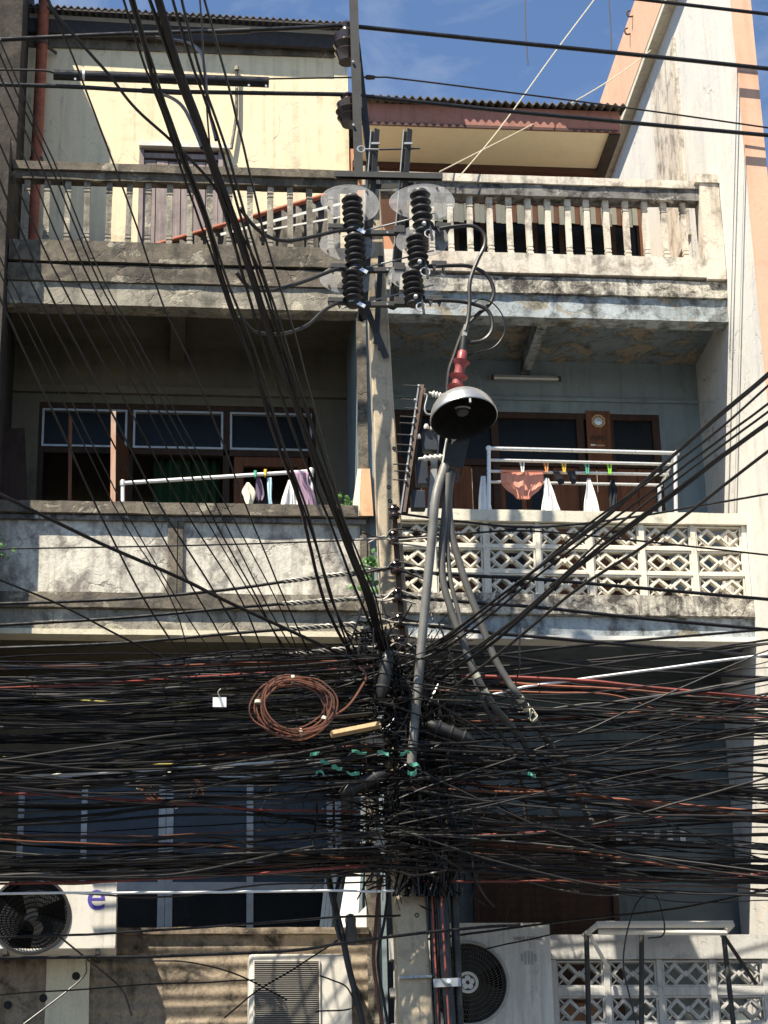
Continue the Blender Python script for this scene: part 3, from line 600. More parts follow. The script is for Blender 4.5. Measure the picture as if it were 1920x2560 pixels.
for a, b in zip(fq, fq[1:]):
    xa, xb = XX(a, 1150, YB) + .035, XX(b, 1150, YB) - .035
    MB().box(xa, xb, YB + .04, YB + .046, fz1 - .55, fz1 - .06).build('pane', MAT['glass'], FW)
    k = 2 if xb - xa < .6 else 3
    for i in range(k):
        u, v = xa + (xb - xa) * i / k, xa + (xb - xa) * (i + 1) / k
        dl = MB().box(u + .006, v - .006, YB + .03, YB + .065, 8.5, fz1 - .625).build('door_leaf', MAT['brown_wood'] if (a + i) % 4 != 1 else MAT['dark_wood'], FW)
        if a == 1240 and i < 2: MB().box(u + .06, v - .06, YB + .02, YB + .029, 9.2, fz1 - .75).build('pane', MAT['glass'], dl)
MB().box(XM + .08, XR - .002, .05, YB - .002, 8.56, 8.72).build('balcony_floor', MAT['stained'], RH)
# octagonal mirror, carved plaque and small sticker on the wooden post
q = P(1495, 1055, YB - .01); OC = thing('octagon_mirror', 'small round mirror in an octagonal wooden plaque above the doors', 'mirror', q)
MB().box(q.x - .13, q.x + .13, YB - .022, YB - .006, fz1 - .56, fz1 + .02).build('plaque', MAT['brown_wood'], OC)
og = [(q.x + .078 * math.cos(math.pi / 8 + k * math.pi / 4), q.z + .078 * math.sin(math.pi / 8 + k * math.pi / 4)) for k in range(8)]
ig = [(q.x + .058 * math.cos(math.pi / 8 + k * math.pi / 4), q.z + .058 * math.sin(math.pi / 8 + k * math.pi / 4)) for k in range(8)]
MB().ring(og, ig, YB - .04, YB - .0225).build('octagon_rim', MAT['board_tan'], OC)
MB().lathe([(.001, 0), (.045, 0), (.05, .004), (.045, .01), (.001, .014)], (q.x, YB - .0225, q.z), (0, -1, 0), 20).build('mirror_disc', MAT['alu_bright'], OC)
q2 = P(1495, 1096, YB - .01); em = MB()
for k in range(7): em.lathe([(.001, 0), (.016, 0), (.012, .012), (.001, .014)], (q2.x - .07 + .023 * k, YB - .0225, q2.z + .018 * math.sin(k * 2.1)), (0, -1, 0), 8)
em.build('carved_ornament', MAT['rust_steel'], OC)
q3 = P(1490, 1114, YB - .01); MB().box(q3.x - .06, q3.x - .01, YB - .026, YB - .0225, q3.z - .01, q3.z + .01).build('sticker', MAT['white_paint'], OC)
MB().box(q3.x - .005, q3.x + .09, YB - .026, YB - .0225, q3.z - .012, q3.z + .004).build('sticker', MAT['board_tan'], OC)
# tube light
a, b = P(1225, 942, YB - .08), P(1405, 950, YB - .08)
TL = thing('tube_light', 'unlit fluorescent tube fitting on the blue balcony wall', 'light', (a + b) / 2)
MB().box(a.x, b.x, YB - .06, YB - .002, a.z - .005, a.z + .04).build('batten', MAT['alu'], TL, .004)
MB().tube([(a.x + .03, YB - .085, a.z - .012), (b.x - .03, YB - .085, a.z - .012)], .014, 10).build('tube', MAT['fluor'], TL)
for x in (a.x + .01, b.x - .04): MB().box(x, x + .03, YB - .1, YB - .061, a.z - .03, a.z + .02).build('end_cap', MAT['brown_trim'], TL, .003)
# --- breeze block parapets
def block_mesh(w_, h, mat, name='breeze_block'):
    m = MB(); D0, D1 = 0.0, .09; t = .016
    m.ring([(-w_ / 2, -h / 2), (w_ / 2, -h / 2), (w_ / 2, h / 2), (-w_ / 2, h / 2)], [(-w_ / 2 + t, -h / 2 + t), (w_ / 2 - t, -h / 2 + t), (w_ / 2 - t, h / 2 - t), (-w_ / 2 + t, h / 2 - t)], D0, D1)
    iw, ih = w_ / 2 - t, h / 2 - t
    for s_ in (-1, 1):
        cx = s_ * iw / 2
        def dia(k): return [(cx + iw / 2 * k, 0), (cx, ih * k), (cx - iw / 2 * k, 0), (cx, -ih * k)]
        m.ring(list(reversed(dia(1.06))), list(reversed(dia(.80))), .016 + .001 * s_, .084)
        m.ring(list(reversed(dia(.86))), list(reversed(dia(.62))), .005 + .001 * s_, .080)
    m.prism([(-.03, 0), (0, -.03), (.03, 0), (0, .03)], -.002, .07)
    for sx in (-1, 1):                                        # little corner ribs
        for sz in (-1, 1): m.bar((sx * (iw - .004), .04, sz * (ih - .004)), (sx * iw * .70, .04, sz * ih * .40), .012, .05)
    me = bpy.data.meshes.new(name); me.from_pydata(m.v, [], m.f); me.materials.append(mat); me.update(); return me
BP = MB().rbox(XM + .06, XR - .003, -.05, .14, 9.505, 9.622, .005, .12, 51).build('breeze_block_parapet', MAT['cap_cream'], RH)
x_edges = [(955, 1075), (1086, 1208), (1222, 1340), (1354, 1470), (1484, 1600), (1615, 1728), (1743, 1852)]
rows = [(1319, 1370), (1384, 1436), (1450, 1497)]
zr = [(ZZ(1450, b, 0), ZZ(1450, a, 0)) for a, b in rows]
w_ = XX(1600, 1400, 0) - XX(1484, 1400, 0); h_ = .226
bmesh_ = block_mesh(w_, h_, MAT['breeze'])
pitch = (XX(1743, 1400, 0) - XX(1484, 1400, 0)) / 2
cx0 = XX(1542, 1400, 0); zc_ = [9.37, 9.105, 8.84]
zc_ = [9.505 - .008 - h_ / 2 - i * (h_ + .034) for i in range(3)]
for c in range(-4, 3):
    for z in zc_: place('breeze_block', bmesh_, BP, (cx0 + c * pitch + RND.uniform(-.003, .003), RND.uniform(-.006, .004), z + RND.uniform(-.002, .002))).rotation_euler = (RND.uniform(-.012, .012), RND.uniform(-.008, .008), RND.uniform(-.015, .015))
for i in range(2): MB().box(XM + .06, XR - .004, -.012, .10, zc_[i] - h_ / 2 - .032, zc_[i] - h_ / 2 - .002).build('mortar_course', MAT['breeze'], BP)
for c in range(-4, 4):
    xs = cx0 + (c - .5) * pitch; hw = (pitch - w_) / 2 - .002
    if XM + .06 < xs < XR: MB().box(xs - hw, min(xs + hw, XR - .005), -.018, .105, zc_[-1] - h_ / 2 - .01, 9.503).build('pier', MAT['breeze'], BP)
MB().rbox(XM + .06, XR + .2, -.07, .14, 8.545, zc_[-1] - h_ / 2 - .003, .007, .10, 52).build('parapet_ledge', MAT['dirty_white'], RH)
MB().rbox(XM + .0, XR + .2, -.01, .16, 8.345, 8.542, .005, .12, 53).build('lower_beam', MAT['blue_peel'], RH)
MB().rbox(XM + .0, XR + .2, -.032, .16, 8.30, 8.343, .003, .12, 54).build('drip_edge', MAT['party_white'], RH)
MB().box(XM + .08, XR, .165, YB + .2, 8.38, 8.55).build('lower_ceiling', MAT['blue_wall_shaded'], RH)
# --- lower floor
MB().box(XM + .08, XR, YB, YB + .2, 4.2, 8.378).build('lower_rear_wall', MAT['blue_wall_shaded'], RH)
sh = thing('roller_shutter', 'dark brown closed shutter behind the cables right of the pole', 'shutter', (XX(1360, 2200, YB), YB, 5.6))
sx0, sx1, sz1 = XX(1197, 2200, YB - .05), XX(1528, 2200, YB - .05), ZZ(1360, 2040, YB - .05)
for i in range(40):
    z = 4.4 + i * .08
    if z < sz1: MB().obox(((sx0 + sx1) / 2, YB - .03, z), (1, 0, 0), (0, 1, .25), (0, -.25, 1), (sx1 - sx0) / 2, .006, .043).build('slat', MAT['dark_wood'], sh)
for x in (sx0 - .03, sx1 + .03): MB().box(x - .028, x + .028, YB - .07, YB - .002, 4.3, sz1 + .05).build('guide', MAT['dark_wood'], sh)
for i in range(6): x = XX(1540 + i * 32, 2100, YB); MB().box(x, x + .055, YB - .02, YB - .001, ZZ(1600, 2112, YB), ZZ(1600, 2078, YB)).build('vent_bar', MAT['alu'], RH)
cz = 5.475
CP = MB().rbox(XM + .1, XR - .003, -.04, .12, 5.255, cz, .004, .12, 61).build('lower_parapet', MAT['breeze_grey'], RH)
wl_ = XX(1773, 2430, 0) - XX(1657, 2430, 0); hl = .235
bm2 = block_mesh(wl_, hl, MAT['breeze_grey'])
pl = XX(1657, 2430, 0) - XX(1524, 2430, 0); c0 = XX(1715, 2430, 0)
for c in range(-5, 3):
    for k in range(4):
        x = c0 + c * pl
        if XM + .3 < x < XR - .1: place('breeze_block', bm2, CP, (x, .0, 5.25 - hl / 2 - k * (hl + .085) - .004))
for k in range(4): MB().box(XM + .1, XR - .004, -.012, .1, 5.25 - (k + 1) * (hl + .085) + .002 - .004, 5.25 - (k + 1) * (hl + .085) + .083 - .004).build('mortar_course', MAT['breeze_grey'], CP, .006)
for c in range(-5, 4):
    x = c0 + (c - .5) * pl; hw = (pl - wl_) / 2 - .002
    if XM + .12 < x < XR - .02: MB().box(x - hw, x + hw, -.02, .105, 4.2, 5.252).build('pier', MAT['breeze_grey'], CP, .005)
MB().box(XM + .08, XR, -.02, YB + .2, 3.9, 4.18).build('lower_floor_slab', MAT['stained'], RH)
MB().box(XM - .08, XR, .35, .5, .14, 3.9).build('ground_floor_front', MAT['stained_pale'], RH)
MB().box(XM, XR, 8.8, 9.0, .14, 15.4).build('back_wall', MAT['stained'], RH)

# tall party wall of the salmon building on the right
TB = thing('salmon_building', 'tall white party wall with salmon front edge and parapet at the right edge', 'building', (XR + .1, 0, 0))
MB().box(XR, XR + .2, -1.12, 10, .14, 16.38).build('party_wall', MAT['party_white'], TB)
MB().box(XR - .003, XR + .203, -1.16, -1.122, .14, 18.0).build('front_edge', MAT['salmon'], TB)
MB().box(XR - .13, XR + .2, -1.10, 10, 16.383, 17.3).build('parapet_band', MAT['salmon'], TB)
MB().box(XR - .125, XR - .002, -1.09, 10, 16.30, 16.381).build('parapet_soffit', MAT['cap_cream'], TB)
MB().rbox(XR - .03, XR - .001, 1.15, 2.35, 13.4, 15.95, .006, .15, 71).build('old_pier', MAT['white_stained'], TB)
MB().box(XR + .202, XR + 5, .4, 9, .14, 12.0).build('far_wall', MAT['party_white'], TB)
def onx(px, py, X):
    d = [q[0] * (px - 960) + q[1] * (py - 1280) + q[2] * FPX for q in ROT]; t = (X - CAM.x) / d[0]
    return Vector((X, CAM.y + t * d[1], CAM.z + t * d[2]))
for qq in ((1582, 40), (1576, 84)):
    c = onx(*qq, XR - .131)
    MB().tube(spline([c + Vector((.01, 0, 0)), c + Vector((-.05, 0, -.01)), c + Vector((-.07, 0, .05)), c + Vector((-.03, 0, .08))], 5), .011, 6).build('pipe_hook', MAT['rust_steel'], TB)

# ================================================================== utility pole
YP = -1.2
def pole_c(z): return Vector((2.141 - 0.028 * (z - 4.503), YP, z))
def pole_w(z): return 0.285 - 0.0155 * (z - 4.5)
UP = thing('utility_pole', 'tall tapered concrete utility pole in the middle with steel crossarms and black insulators', 'utility pole', pole_c(0))
m = MB(); vs_ = []; zz = [0.1 + i * .35 for i in range(37)]
for z in zz:
    c = pole_c(z); h = pole_w(z) / 2; d = h * .92; k = .012
    ring_ = [(-h + k, -d), (h - k, -d), (h, -d + k), (h, d - k), (h - k, d), (-h + k, d), (-h, d - k), (-h, -d + k)]
    for a, b in ring_:
        j = noise.noise_vector(Vector((a * 20, b * 20, z * 6))) * .0025
        vs_.append((c.x + a + j.x, c.y + b + j.y, z))
m.add(vs_, [(i * 8 + k, i * 8 + (k + 1) % 8, i * 8 + 8 + (k + 1) % 8, i * 8 + 8 + k) for i in range(len(zz) - 1) for k in range(8)] + [tuple(reversed(range(8))), tuple((len(zz) - 1) * 8 + k for k in range(8))])
m.build('shaft', MAT['pole'], UP)
for q in ((972, 1218), (975, 1252), (950, 872), (1042, 2288), (1010, 1560), (985, 1120)):
    p = P(*q, YP - pole_w(ZZ(*q, YP)) * .46 - .004)
    MB().lathe([(.001, -.02), (.019, -.02), (.019, .003), (.013, .005), (.012, -.01), (.001, -.01)], p, (0, -1, 0), 12).build('bolt_hole', MAT['ac_dark'], UP)
YS = -1.42
def pp(q, Y): return P(q[0], q[1], Y)
MB().channel(pp((883, -30), YS), pp((897, 442), YS), .082, .05, .009, (0, 1, 0)).build('steel_upright', MAT['steel'], UP)
MB().channel(pp((884, 40), -1.26), pp((932, 470), -1.26), .062, .05, .009, (0, 1, 0)).build('steel_upright', MAT['steel'], UP)
for a, b in (((938, 326), (905, 800)), ((1020, 326), (983, 770))):
    u = MB().channel(pp(a, -1.50), pp(b, -1.46), .078, .055, .009, (-.8, -.4, 0)).build('steel_upright', MAT['steel'], UP)
    MB().bar(pp((a[0] - 11, a[1]), -1.535), pp((b[0] - 11, b[1]), -1.495), .008, .03).build('pale_flange', MAT['steel_light'], u)
    MB().bar(pp((a[0] - 10, a[1] + 33), -1.545), pp((a[0] + 11, a[1] + 33), -1.545), .02, .02).build('cross_plate', MAT['steel_light'], u)
MB().bar(pp((915, 768), -1.36), pp((966, 895), -1.33), .06, .012).build('brace', MAT['steel'], UP)
MB().bar(pp((952, 640), -1.34), pp((940, 860), -1.345), .05, .012).build('brace', MAT['steel'], UP)
MB().channel(pp((836, 437), -1.56), pp((1106, 443), -1.56), .055, .06, .008, (0, 0, -1)).build('crossarm', MAT['steel'], UP)
MB().bar(pp((870, 470), -1.46), pp((1040, 462), -1.46), .05, .012).build('crossarm', MAT['steel'], UP)
for y, xa, xb in ((583, 905, 1060), (676, 900, 1050), (762, 893, 1045)):
    ca = MB().bar(pp((xa, y), -1.60), pp((xb, y - 1), -1.60), .045, .05).build('crossarm', MAT['steel'], UP, .004)
    MB().bar(pp((985, y - 10), -1.63), pp((1012, y - 9), -1.63), .075, .03).build('clamp_plate', MAT['steel'], ca, .004)
    for q in (905, 968, 1030): MB().lathe([(.001, 0), (.011, 0), (.011, .02), (.001, .02)], pp((q, y), -1.625), (0, -1, 0), 6, False).build('bolt', MAT['steel_light'], ca)
    MB().tube([pp((856, y + 8), -1.52), pp((1085, y - 50), -1.52)], .008, 6).build('stay_rod', MAT['steel_light'], ca)
MB().tube([pp((948, 374), -1.53), pp((1050, 371), -1.53)], .009, 6).build('tie_rod', MAT['steel'], UP)
c = pp((903, 373), -1.55)
MB().tube([c + Vector((.034 * math.cos(a * .3), 0, .034 * math.sin(a * .3))) for a in range(22)], .009, 6).tube([c + Vector((.034, 0, 0)), pp((946, 374), -1.55)], .009, 6).build('eye_bolt', MAT['steel_light'], UP)
for q in ((882, 155), (883, 313), (890, 437)): MB().lathe([(.001, 0), (.013, 0), (.013, .014), (.001, .014)], pp(q, YS - .034), (0, -1, 0), 6, False).build('bolt', MAT['steel_light'], UP)

def sheds(L, n, r0, r1, up=True):
    pr = [(.001, 0), (r0, 0)]
    for i in range(n):
        z = L * (i + .5) / n; h = L / n
        pr += [(r0, z - h * .42), (r1 * .96, z - h * .20), (r1, z - h * .08), (r1 * .93, z + h * .02), (r0 * 1.05, z + h * .34)]
    return pr + [(r0, L), (.001, L)]
for a, b in (((868, 156), (868, 58)), ((876, 312), (872, 236))):           # line post insulators behind the upright
    A, B = pp(a, -1.24), pp(b, -1.24); L = (B - A).length
    pr = [(.001, 0), (.085, 0), (.10, L * .12), (.125, L * .24), (.10, L * .30), (.135, L * .44), (.105, L * .52), (.12, L * .68), (.07, L * .76), (.06, L * .84), (.075, L * .92), (.05, L), (.001, L)]
    MB().lathe(pr, A, B - A + Vector((-.012, 0, 0)), 28).build('line_insulator', MAT['porc_brown'], UP)
cut = [((884, 570), (879, 492), 't'), ((891 - 1, 669), (886, 588), 'm'), ((884, 754), (879, 677), 'b')]
cutr = [((1058, 570), (1049, 478)), ((1047, 665), (1040, 590)), ((1037, 752), (1030, 680))]
guards = [((875, 507), 78, 52, -8), ((868, 615), 73, 42, -4), ((870, 697), 74, 42, 3), ((1055, 505), 88, 51, 4), ((1056, 600), 72, 46, 10), ((1045, 694), 78, 44, -6)]
for i in range(6):
    a, b = (cut[i][0], cut[i][1]) if i < 3 else cutr[i - 3]
    Yc = -1.66 if i < 3 else -1.72
    A, B = pp(a, Yc), pp(b, Yc); L = (B - A).length
    ci = MB().lathe(sheds(L, 5, .068, .10), A, B - A, 26).build('fuse_insulator', MAT['insul'], UP)
    MB().lathe([(.001, 0), (.06, 0), (.075, .02), (.07, .05), (.045, .06), (.001, .06)], A - (B - A).normalized() * .05, B - A, 16).build('end_fitting', MAT['steel'], ci)
    if i < 3:
        MB().bar(A + Vector((-.03, -.05, .0)), A + Vector((.10, -.05, -.075)), .035, .012).build('pale_link', MAT['alu_bright'], ci)
        MB().bar(A + Vector((-.20, .02, -.01)), A + Vector((0, .02, -.01)), .03, .03).build('terminal_bar', MAT['steel'], ci)
        k0 = A + Vector((-.17, -.01, -.0))
    else:
        MB().tube([A + Vector((.05, -.06, -.09)) + Vector((.043 * math.cos(t * .3), 0, .043 * math.sin(t * .3))) for t in range(22)], .007, 6).build('pull_ring', MAT['alu_bright'], ci)
        MB().lathe([(.001, 0), (.02, 0), (.022, .015), (.014, .03), (.001, .032)], A + Vector((0, -.07, -.0)), (0, -1, .3), 12).build('contact_cap', MAT['alu_bright'], ci)
        MB().bar(A + Vector((0.02, .02, .0)), A + Vector((.22, .02, .02)), .03, .03).build('terminal_bar', MAT['steel'], ci)
        MB().bar(A + Vector((.05, -.06, .02)), A + Vector((.075, -.06, -.16)), .022, .02).build('latch', MAT['steel'], ci)
        k0 = A + Vector((.19, -.01, .02))
    cl = MB().box(k0.x - .07, k0.x + .07, k0.y - .02, k0.y + .03, k0.z - .02, k0.z + .03).build('cable_clamp', MAT['steel'], ci, .006)
    for dxx in (-.045, .04): MB().prism([(k0.x + dxx - .022, k0.z - .02), (k0.x + dxx, k0.z - .075), (k0.x + dxx + .022, k0.z - .02)], k0.y - .015, k0.y + .025).build('wedge', MAT['steel'], cl)
    (gx, gy), rx, ry, an = guards[i]
    g = pp((gx, gy), Yc + .085); s_ = pxm(Yc); n = 40
    pl_ = []
    for k in range(n):
        t = 2 * math.pi * k / n; u, v = rx * s_ * math.cos(t), ry * s_ * 1.06 * math.sin(t) * (1 + .12 * math.cos(t)); ca_, sa_ = math.cos(math.radians(an)), math.sin(math.radians(an))
        pl_.append((g.x + u * ca_ - v * sa_, g.z + u * sa_ + v * ca_))
    gd = MB().prism(pl_, g.y, g.y + .004).build('guard_plate', MAT['guard'], UP); gd['label'] = 'clear oval plastic guard plate'
    MB().tube([(x, g.y + .002, z) for x, z in pl_ + pl_[:1]], .005, 5, False).build('guard_rim', MAT['guard'], gd)
    for t_ in (.15, .62): x, z = pl_[int(t_ * n)]; MB().lathe([(.001, 0), (.012, 0), (.012, .01), (.001, .01)], (g.x + (x - g.x) * .86, g.y - .001, g.z + (z - g.z) * .86), (0, -1, 0), 8, False).build('guard_rivet', MAT['rust_steel'], gd)
# secondary spool rack on the pole
MB().bar(pp((984, 1268), -1.36), pp((1012, 1665), -1.40), .05, .012).build('spool_rack', MAT['rust_steel'], UP)
for q in ((985, 1282), (985, 1345), (990, 1420), (994, 1490), (998, 1553), (1002, 1610)):
    c = pp(q, -1.44); sp_ = MB().lathe([(.001, -.05), (.048, -.05), (.055, -.03), (.035, -.012), (.035, .012), (.055, .03), (.048, .05), (.001, .05)], c, (0, 0, 1), 16).build('spool_insulator', MAT['porc_brown'], UP)
    MB().box(c.x - .02, c.x + .02, c.y - .06, c.y + .07, c.z + .05, c.z + .062).build('spool_bracket', MAT['rust_steel'], sp_)
    MB().tube([c + Vector((-.01, -.02, .075)), c + Vector((-.01, -.02, -.075))], .01, 6).build('spool_pin', MAT['rust_steel'], sp_)
a, b = pp((998, 2444), -1.36), pp((1080, 2441), -1.36)
MB().bar(a, b, .022, .02).build('pole_band', MAT['steel_light'], UP); MB().lathe([(.001, 0), (.016, 0), (.016, .02), (.001, .02)], (a + b) / 2 + Vector((0, -.01, 0)), (0, -1, 0), 6, False).build('bolt', MAT['steel_light'], UP)

# ================================================================== side rack with rods and white spools
RK = thing('insulator_rack', 'rusty leaning steel rack with thin rods and white porcelain beside the street lamp', 'rack', pp((1012, 1282), -1.5))
ra, rb = pp((1056, 966), -1.52), pp((1010, 1284), -1.50)
MB().channel(ra, rb, .085, .05, .008, (.9, -.3, 0)).build('channel', MAT['rust_steel'], RK)
MB().bar(pp((1046, 968), -1.55), pp((1001, 1284), -1.53), .012, .035).build('flange', MAT['steel_light'], RK)
for x0, x1, y in ((1009, 1046, 963), (1003, 1037, 998), (1012, 1040, 1020), (1000, 1036, 1041), (999, 1032, 1057), (992, 1028, 1086), (992, 1026, 1111), (986, 1022, 1129), (982, 1018, 1160), (985, 1018, 1177), (982, 1014, 1199)):
    r_ = MB().tube([pp((x0, y), -1.56), pp((x1, y + 2), -1.56)], .006, 6).build('rod', MAT['steel'], RK)
    MB().lathe([(.001, 0), (.016, 0), (.016, .016), (.001, .016)], pp((x1 - 2, y + 2), -1.56), (1, 0, 0), 6, False).build('nut', MAT['steel_light'], r_)
for a, b in (((1072, 982), (1112, 992)), ((1046, 1147), (1108, 1143))):
    A, B = pp(a, -1.58), pp(b, -1.58); L = (B - A).length
    MB().lathe([(.001, 0), (.012, 0), (.012, L * .2)] + [(r_ * .9, L * .2 + z * .8) for r_, z in sheds(L, 4, .022, .036)[1:]], A, B - A, 14).build('white_insulator', MAT['porc_white'], RK)
for (x0, y0, x1, y1) in ((1057, 1075, 1092, 1130), (1040, 1155, 1068, 1215), (1028, 1230, 1062, 1275)):
    A, B = pp((x0, y1), -1.45), pp((x1, y0), -1.45); MB().box(A.x, B.x, -1.5, -1.40, A.z, B.z).build('fuse_box', MAT['navy'], RK, .008)
MB().bar(pp((1092, 1070), -1.42), pp((1076, 1290), -1.42), .06, .02).build('back_strip', MAT['steel_light'], RK)
MB().tube(spline([pp(q, -1.55) for q in ((1060, 985), (1068, 990), (1062, 1020), (1068, 1035), (1088, 1035))], 6), .008, 6).build('bent_strap', MAT['steel_light'], RK)
for q in ((1066, 1072), (1082, 1074), (1046, 1097)): MB().lathe([(.001, 0), (.022, 0), (.026, .02), (.014, .045), (.001, .045)], pp(q, -1.52), (0, -.3, 1), 12).build('spool', MAT['porc_white'], RK)

# ================================================================== street lamp
LY = -1.95
lc = pp((1160, 1047), LY); SLP = thing('street_lamp', 'round silver dome street lamp tilted down on a bracket right of the pole', 'street lamp', lc)
ax = Vector((-.10, .26, 1)).normalized(); R0 = .30
prof = [(R0, 0), (R0 * 1.02, .006), (R0 * 1.02, .02)] + [(R0 * math.cos(t * math.pi / 2 / 9) ** .82, .02 + .24 * math.sin(t * math.pi / 2 / 9)) for t in range(1, 9)] + [(.06, .262), (.055, .30), (.001, .305)]
inn = [(.001, .235), (.08, .23)] + [(R0 * .97 * math.cos(t * math.pi / 2 / 9) ** .82, .012 + .225 * math.sin(t * math.pi / 2 / 9)) for t in range(7, -1, -1)] + [(R0, 0)]
m = MB(); m.lathe(prof, lc, ax, 40); m.f = m.f[:-2]; m.sm = m.sm[:-2]; m.mi = m.mi[:-2]
m.build('dome', MAT['lamp_shell'], SLP)
m = MB(); m.lathe(inn, lc, ax, 40); m.f = m.f[:-2]; m.sm = m.sm[:-2]; m.mi = m.mi[:-2]
m.build('reflector', MAT['lamp_in'], SLP)
MB().lathe([(.001, .06), (.05, .065), (.062, .10), (.05, .15), (.03, .19), (.03, .228), (.001, .23)], lc, ax, 18).build('bulb', MAT['greywire'], SLP)
MB().tube([lc + ax * .1 + Vector((.08 * math.cos(t * .25 - 2.6), .08 * math.sin(t * .25 - 2.6), 0)) for t in range(9)], .009, 6).build('bulb_hook', MAT['alu'], SLP)
q = pp((1173, 985), LY - .24); MB().obox(q, (1, 0, 0), (0, -1, .9), (0, .9, 1), .02, .008, .035).build('latch', MAT['rust_steel'], SLP)
MB().obox(pp((1175, 1000), LY - .285), (1, 0, 0), (0, -1, .3), (0, .3, 1), .008, .008, .03).build('latch', MAT['steel_light'], SLP)
bk = MB(); A, B = pp((1150, 1078), LY + .42), pp((1128, 1172), LY + .36); bk.channel(A, B, .205, .13, .01, (0, 1, -.1)); bk.build('bracket', MAT['steel'], SLP)
MB().bar(pp((1118, 1092), LY + .38), pp((1103, 1168), LY + .34), .012, .15).build('bracket_cheek', MAT['ac_grey'], SLP)
MB().tube(spline([pp(q, y) for q, y in (((1112, 1165), -1.72), ((1090, 1238), -1.84), ((1081, 1330), -1.84), ((1064, 1505), -1.80), ((1046, 1700), -1.77), ((1028, 1912), -1.74))], 8), .041, 14).build('lamp_arm', MAT['arm_grey'], SLP)
MB().tube(spline([pp(q, -1.78) for q in ((1125, 1168), (1140, 1178), (1146, 1195), (1143, 1205))], 6), .015, 6).build('strap', MAT['steel'], SLP)

# red cable termination and its grey risers
RT = thing('cable_termination', 'red skirted cable termination standing just above the lamp dome', 'insulator', pp((1140, 985), -1.8))
A, B = pp((1139, 985), -1.78), pp((1157, 878), -1.78); L = (B - A).length
MB().lathe([(.001, 0), (.055, 0), (.05, L * .10), (.086, L * .14), (.09, L * .155), (.052, L * .20), (.048, L * .34), (.082, L * .39), (.086, L * .405), (.05, L * .44), (.046, L * .60), (.055, L * .68), (.08, L * .73), (.083, L * .745), (.045, L * .78), (.042, L * .98), (.034, L), (.001, L)], A, B - A, 26).build('skirts', MAT['red_ins'], RT)
MB().tube([pp((1156, 882), -1.78), pp((1161, 842), -1.78)], .034, 12).build('boot', MAT['black2'], RT)
MB().bar(pp((1160, 842), -1.80), pp((1166, 812), -1.80), .045, .015).build('lug', MAT['strand'], RT)

def Yof(pts, Y):
    if callable(Y): return [Y(x, y) for x, y in pts]
    if isinstance(Y, (list, tuple)):
        n = len(pts); return [Y[0] + (Y[1] - Y[0]) * i / (n - 1) for i in range(n)]
    return [Y] * len(pts)
def path(pts, Y, seg=9, wob=0.0, seed=0):
    p = spline([P(x, y, z) for (x, y), z in zip(pts, Yof(pts, Y))], seg)
    if wob:
        p = [v + noise.noise_vector(v * 1.3 + Vector((seed * 3.7, 0, 0))) * wob + noise.noise_vector(v * 4.5 + Vector((seed, 9, 0))) * wob * .3 for v in p]
    return p
def cable(name, pts, Y, wpx, mat, label, cat='cable', group=None, seg=9, wob=0.0, n=6, seed=0):
    ys = Yof(pts, Y); r = wpx / 2 * pxm(sum(ys) / len(ys))
    p = path(pts, Y, seg, wob, seed)
    mid = p[len(p) // 2]
    o = MB().tube(p, r, n).build(name, MAT[mat], None, 0, mid)
    return tag(o, label, cat, group)
def helix(pts, R_, r, pitch, ph, mat, parent, name='twisted_grip'):
    out = []; L = 0; pts = [Vector(p) for p in pts]
    # resample finely
    fine = []
    for a, b in zip(pts, pts[1:]):
        k = max(1, int((b - a).length / (pitch / 7)))
        fine += [a.lerp(b, i / k) for i in range(k)]
    for i in range(len(fine) - 1):
        t = (fine[i + 1] - fine[i]).normalized(); u = t.cross(Vector((0, 0, 1))).normalized() if abs(t.z) < .95 else t.cross(Vector((0, 1, 0))).normalized(); v = t.cross(u)
        a = L / pitch * 2 * math.pi + ph; out.append(fine[i] + u * math.cos(a) * R_ + v * math.sin(a) * R_); L += (fine[i + 1] - fine[i]).length
    return MB().tube(out, r, 5).build(name, mat, parent)

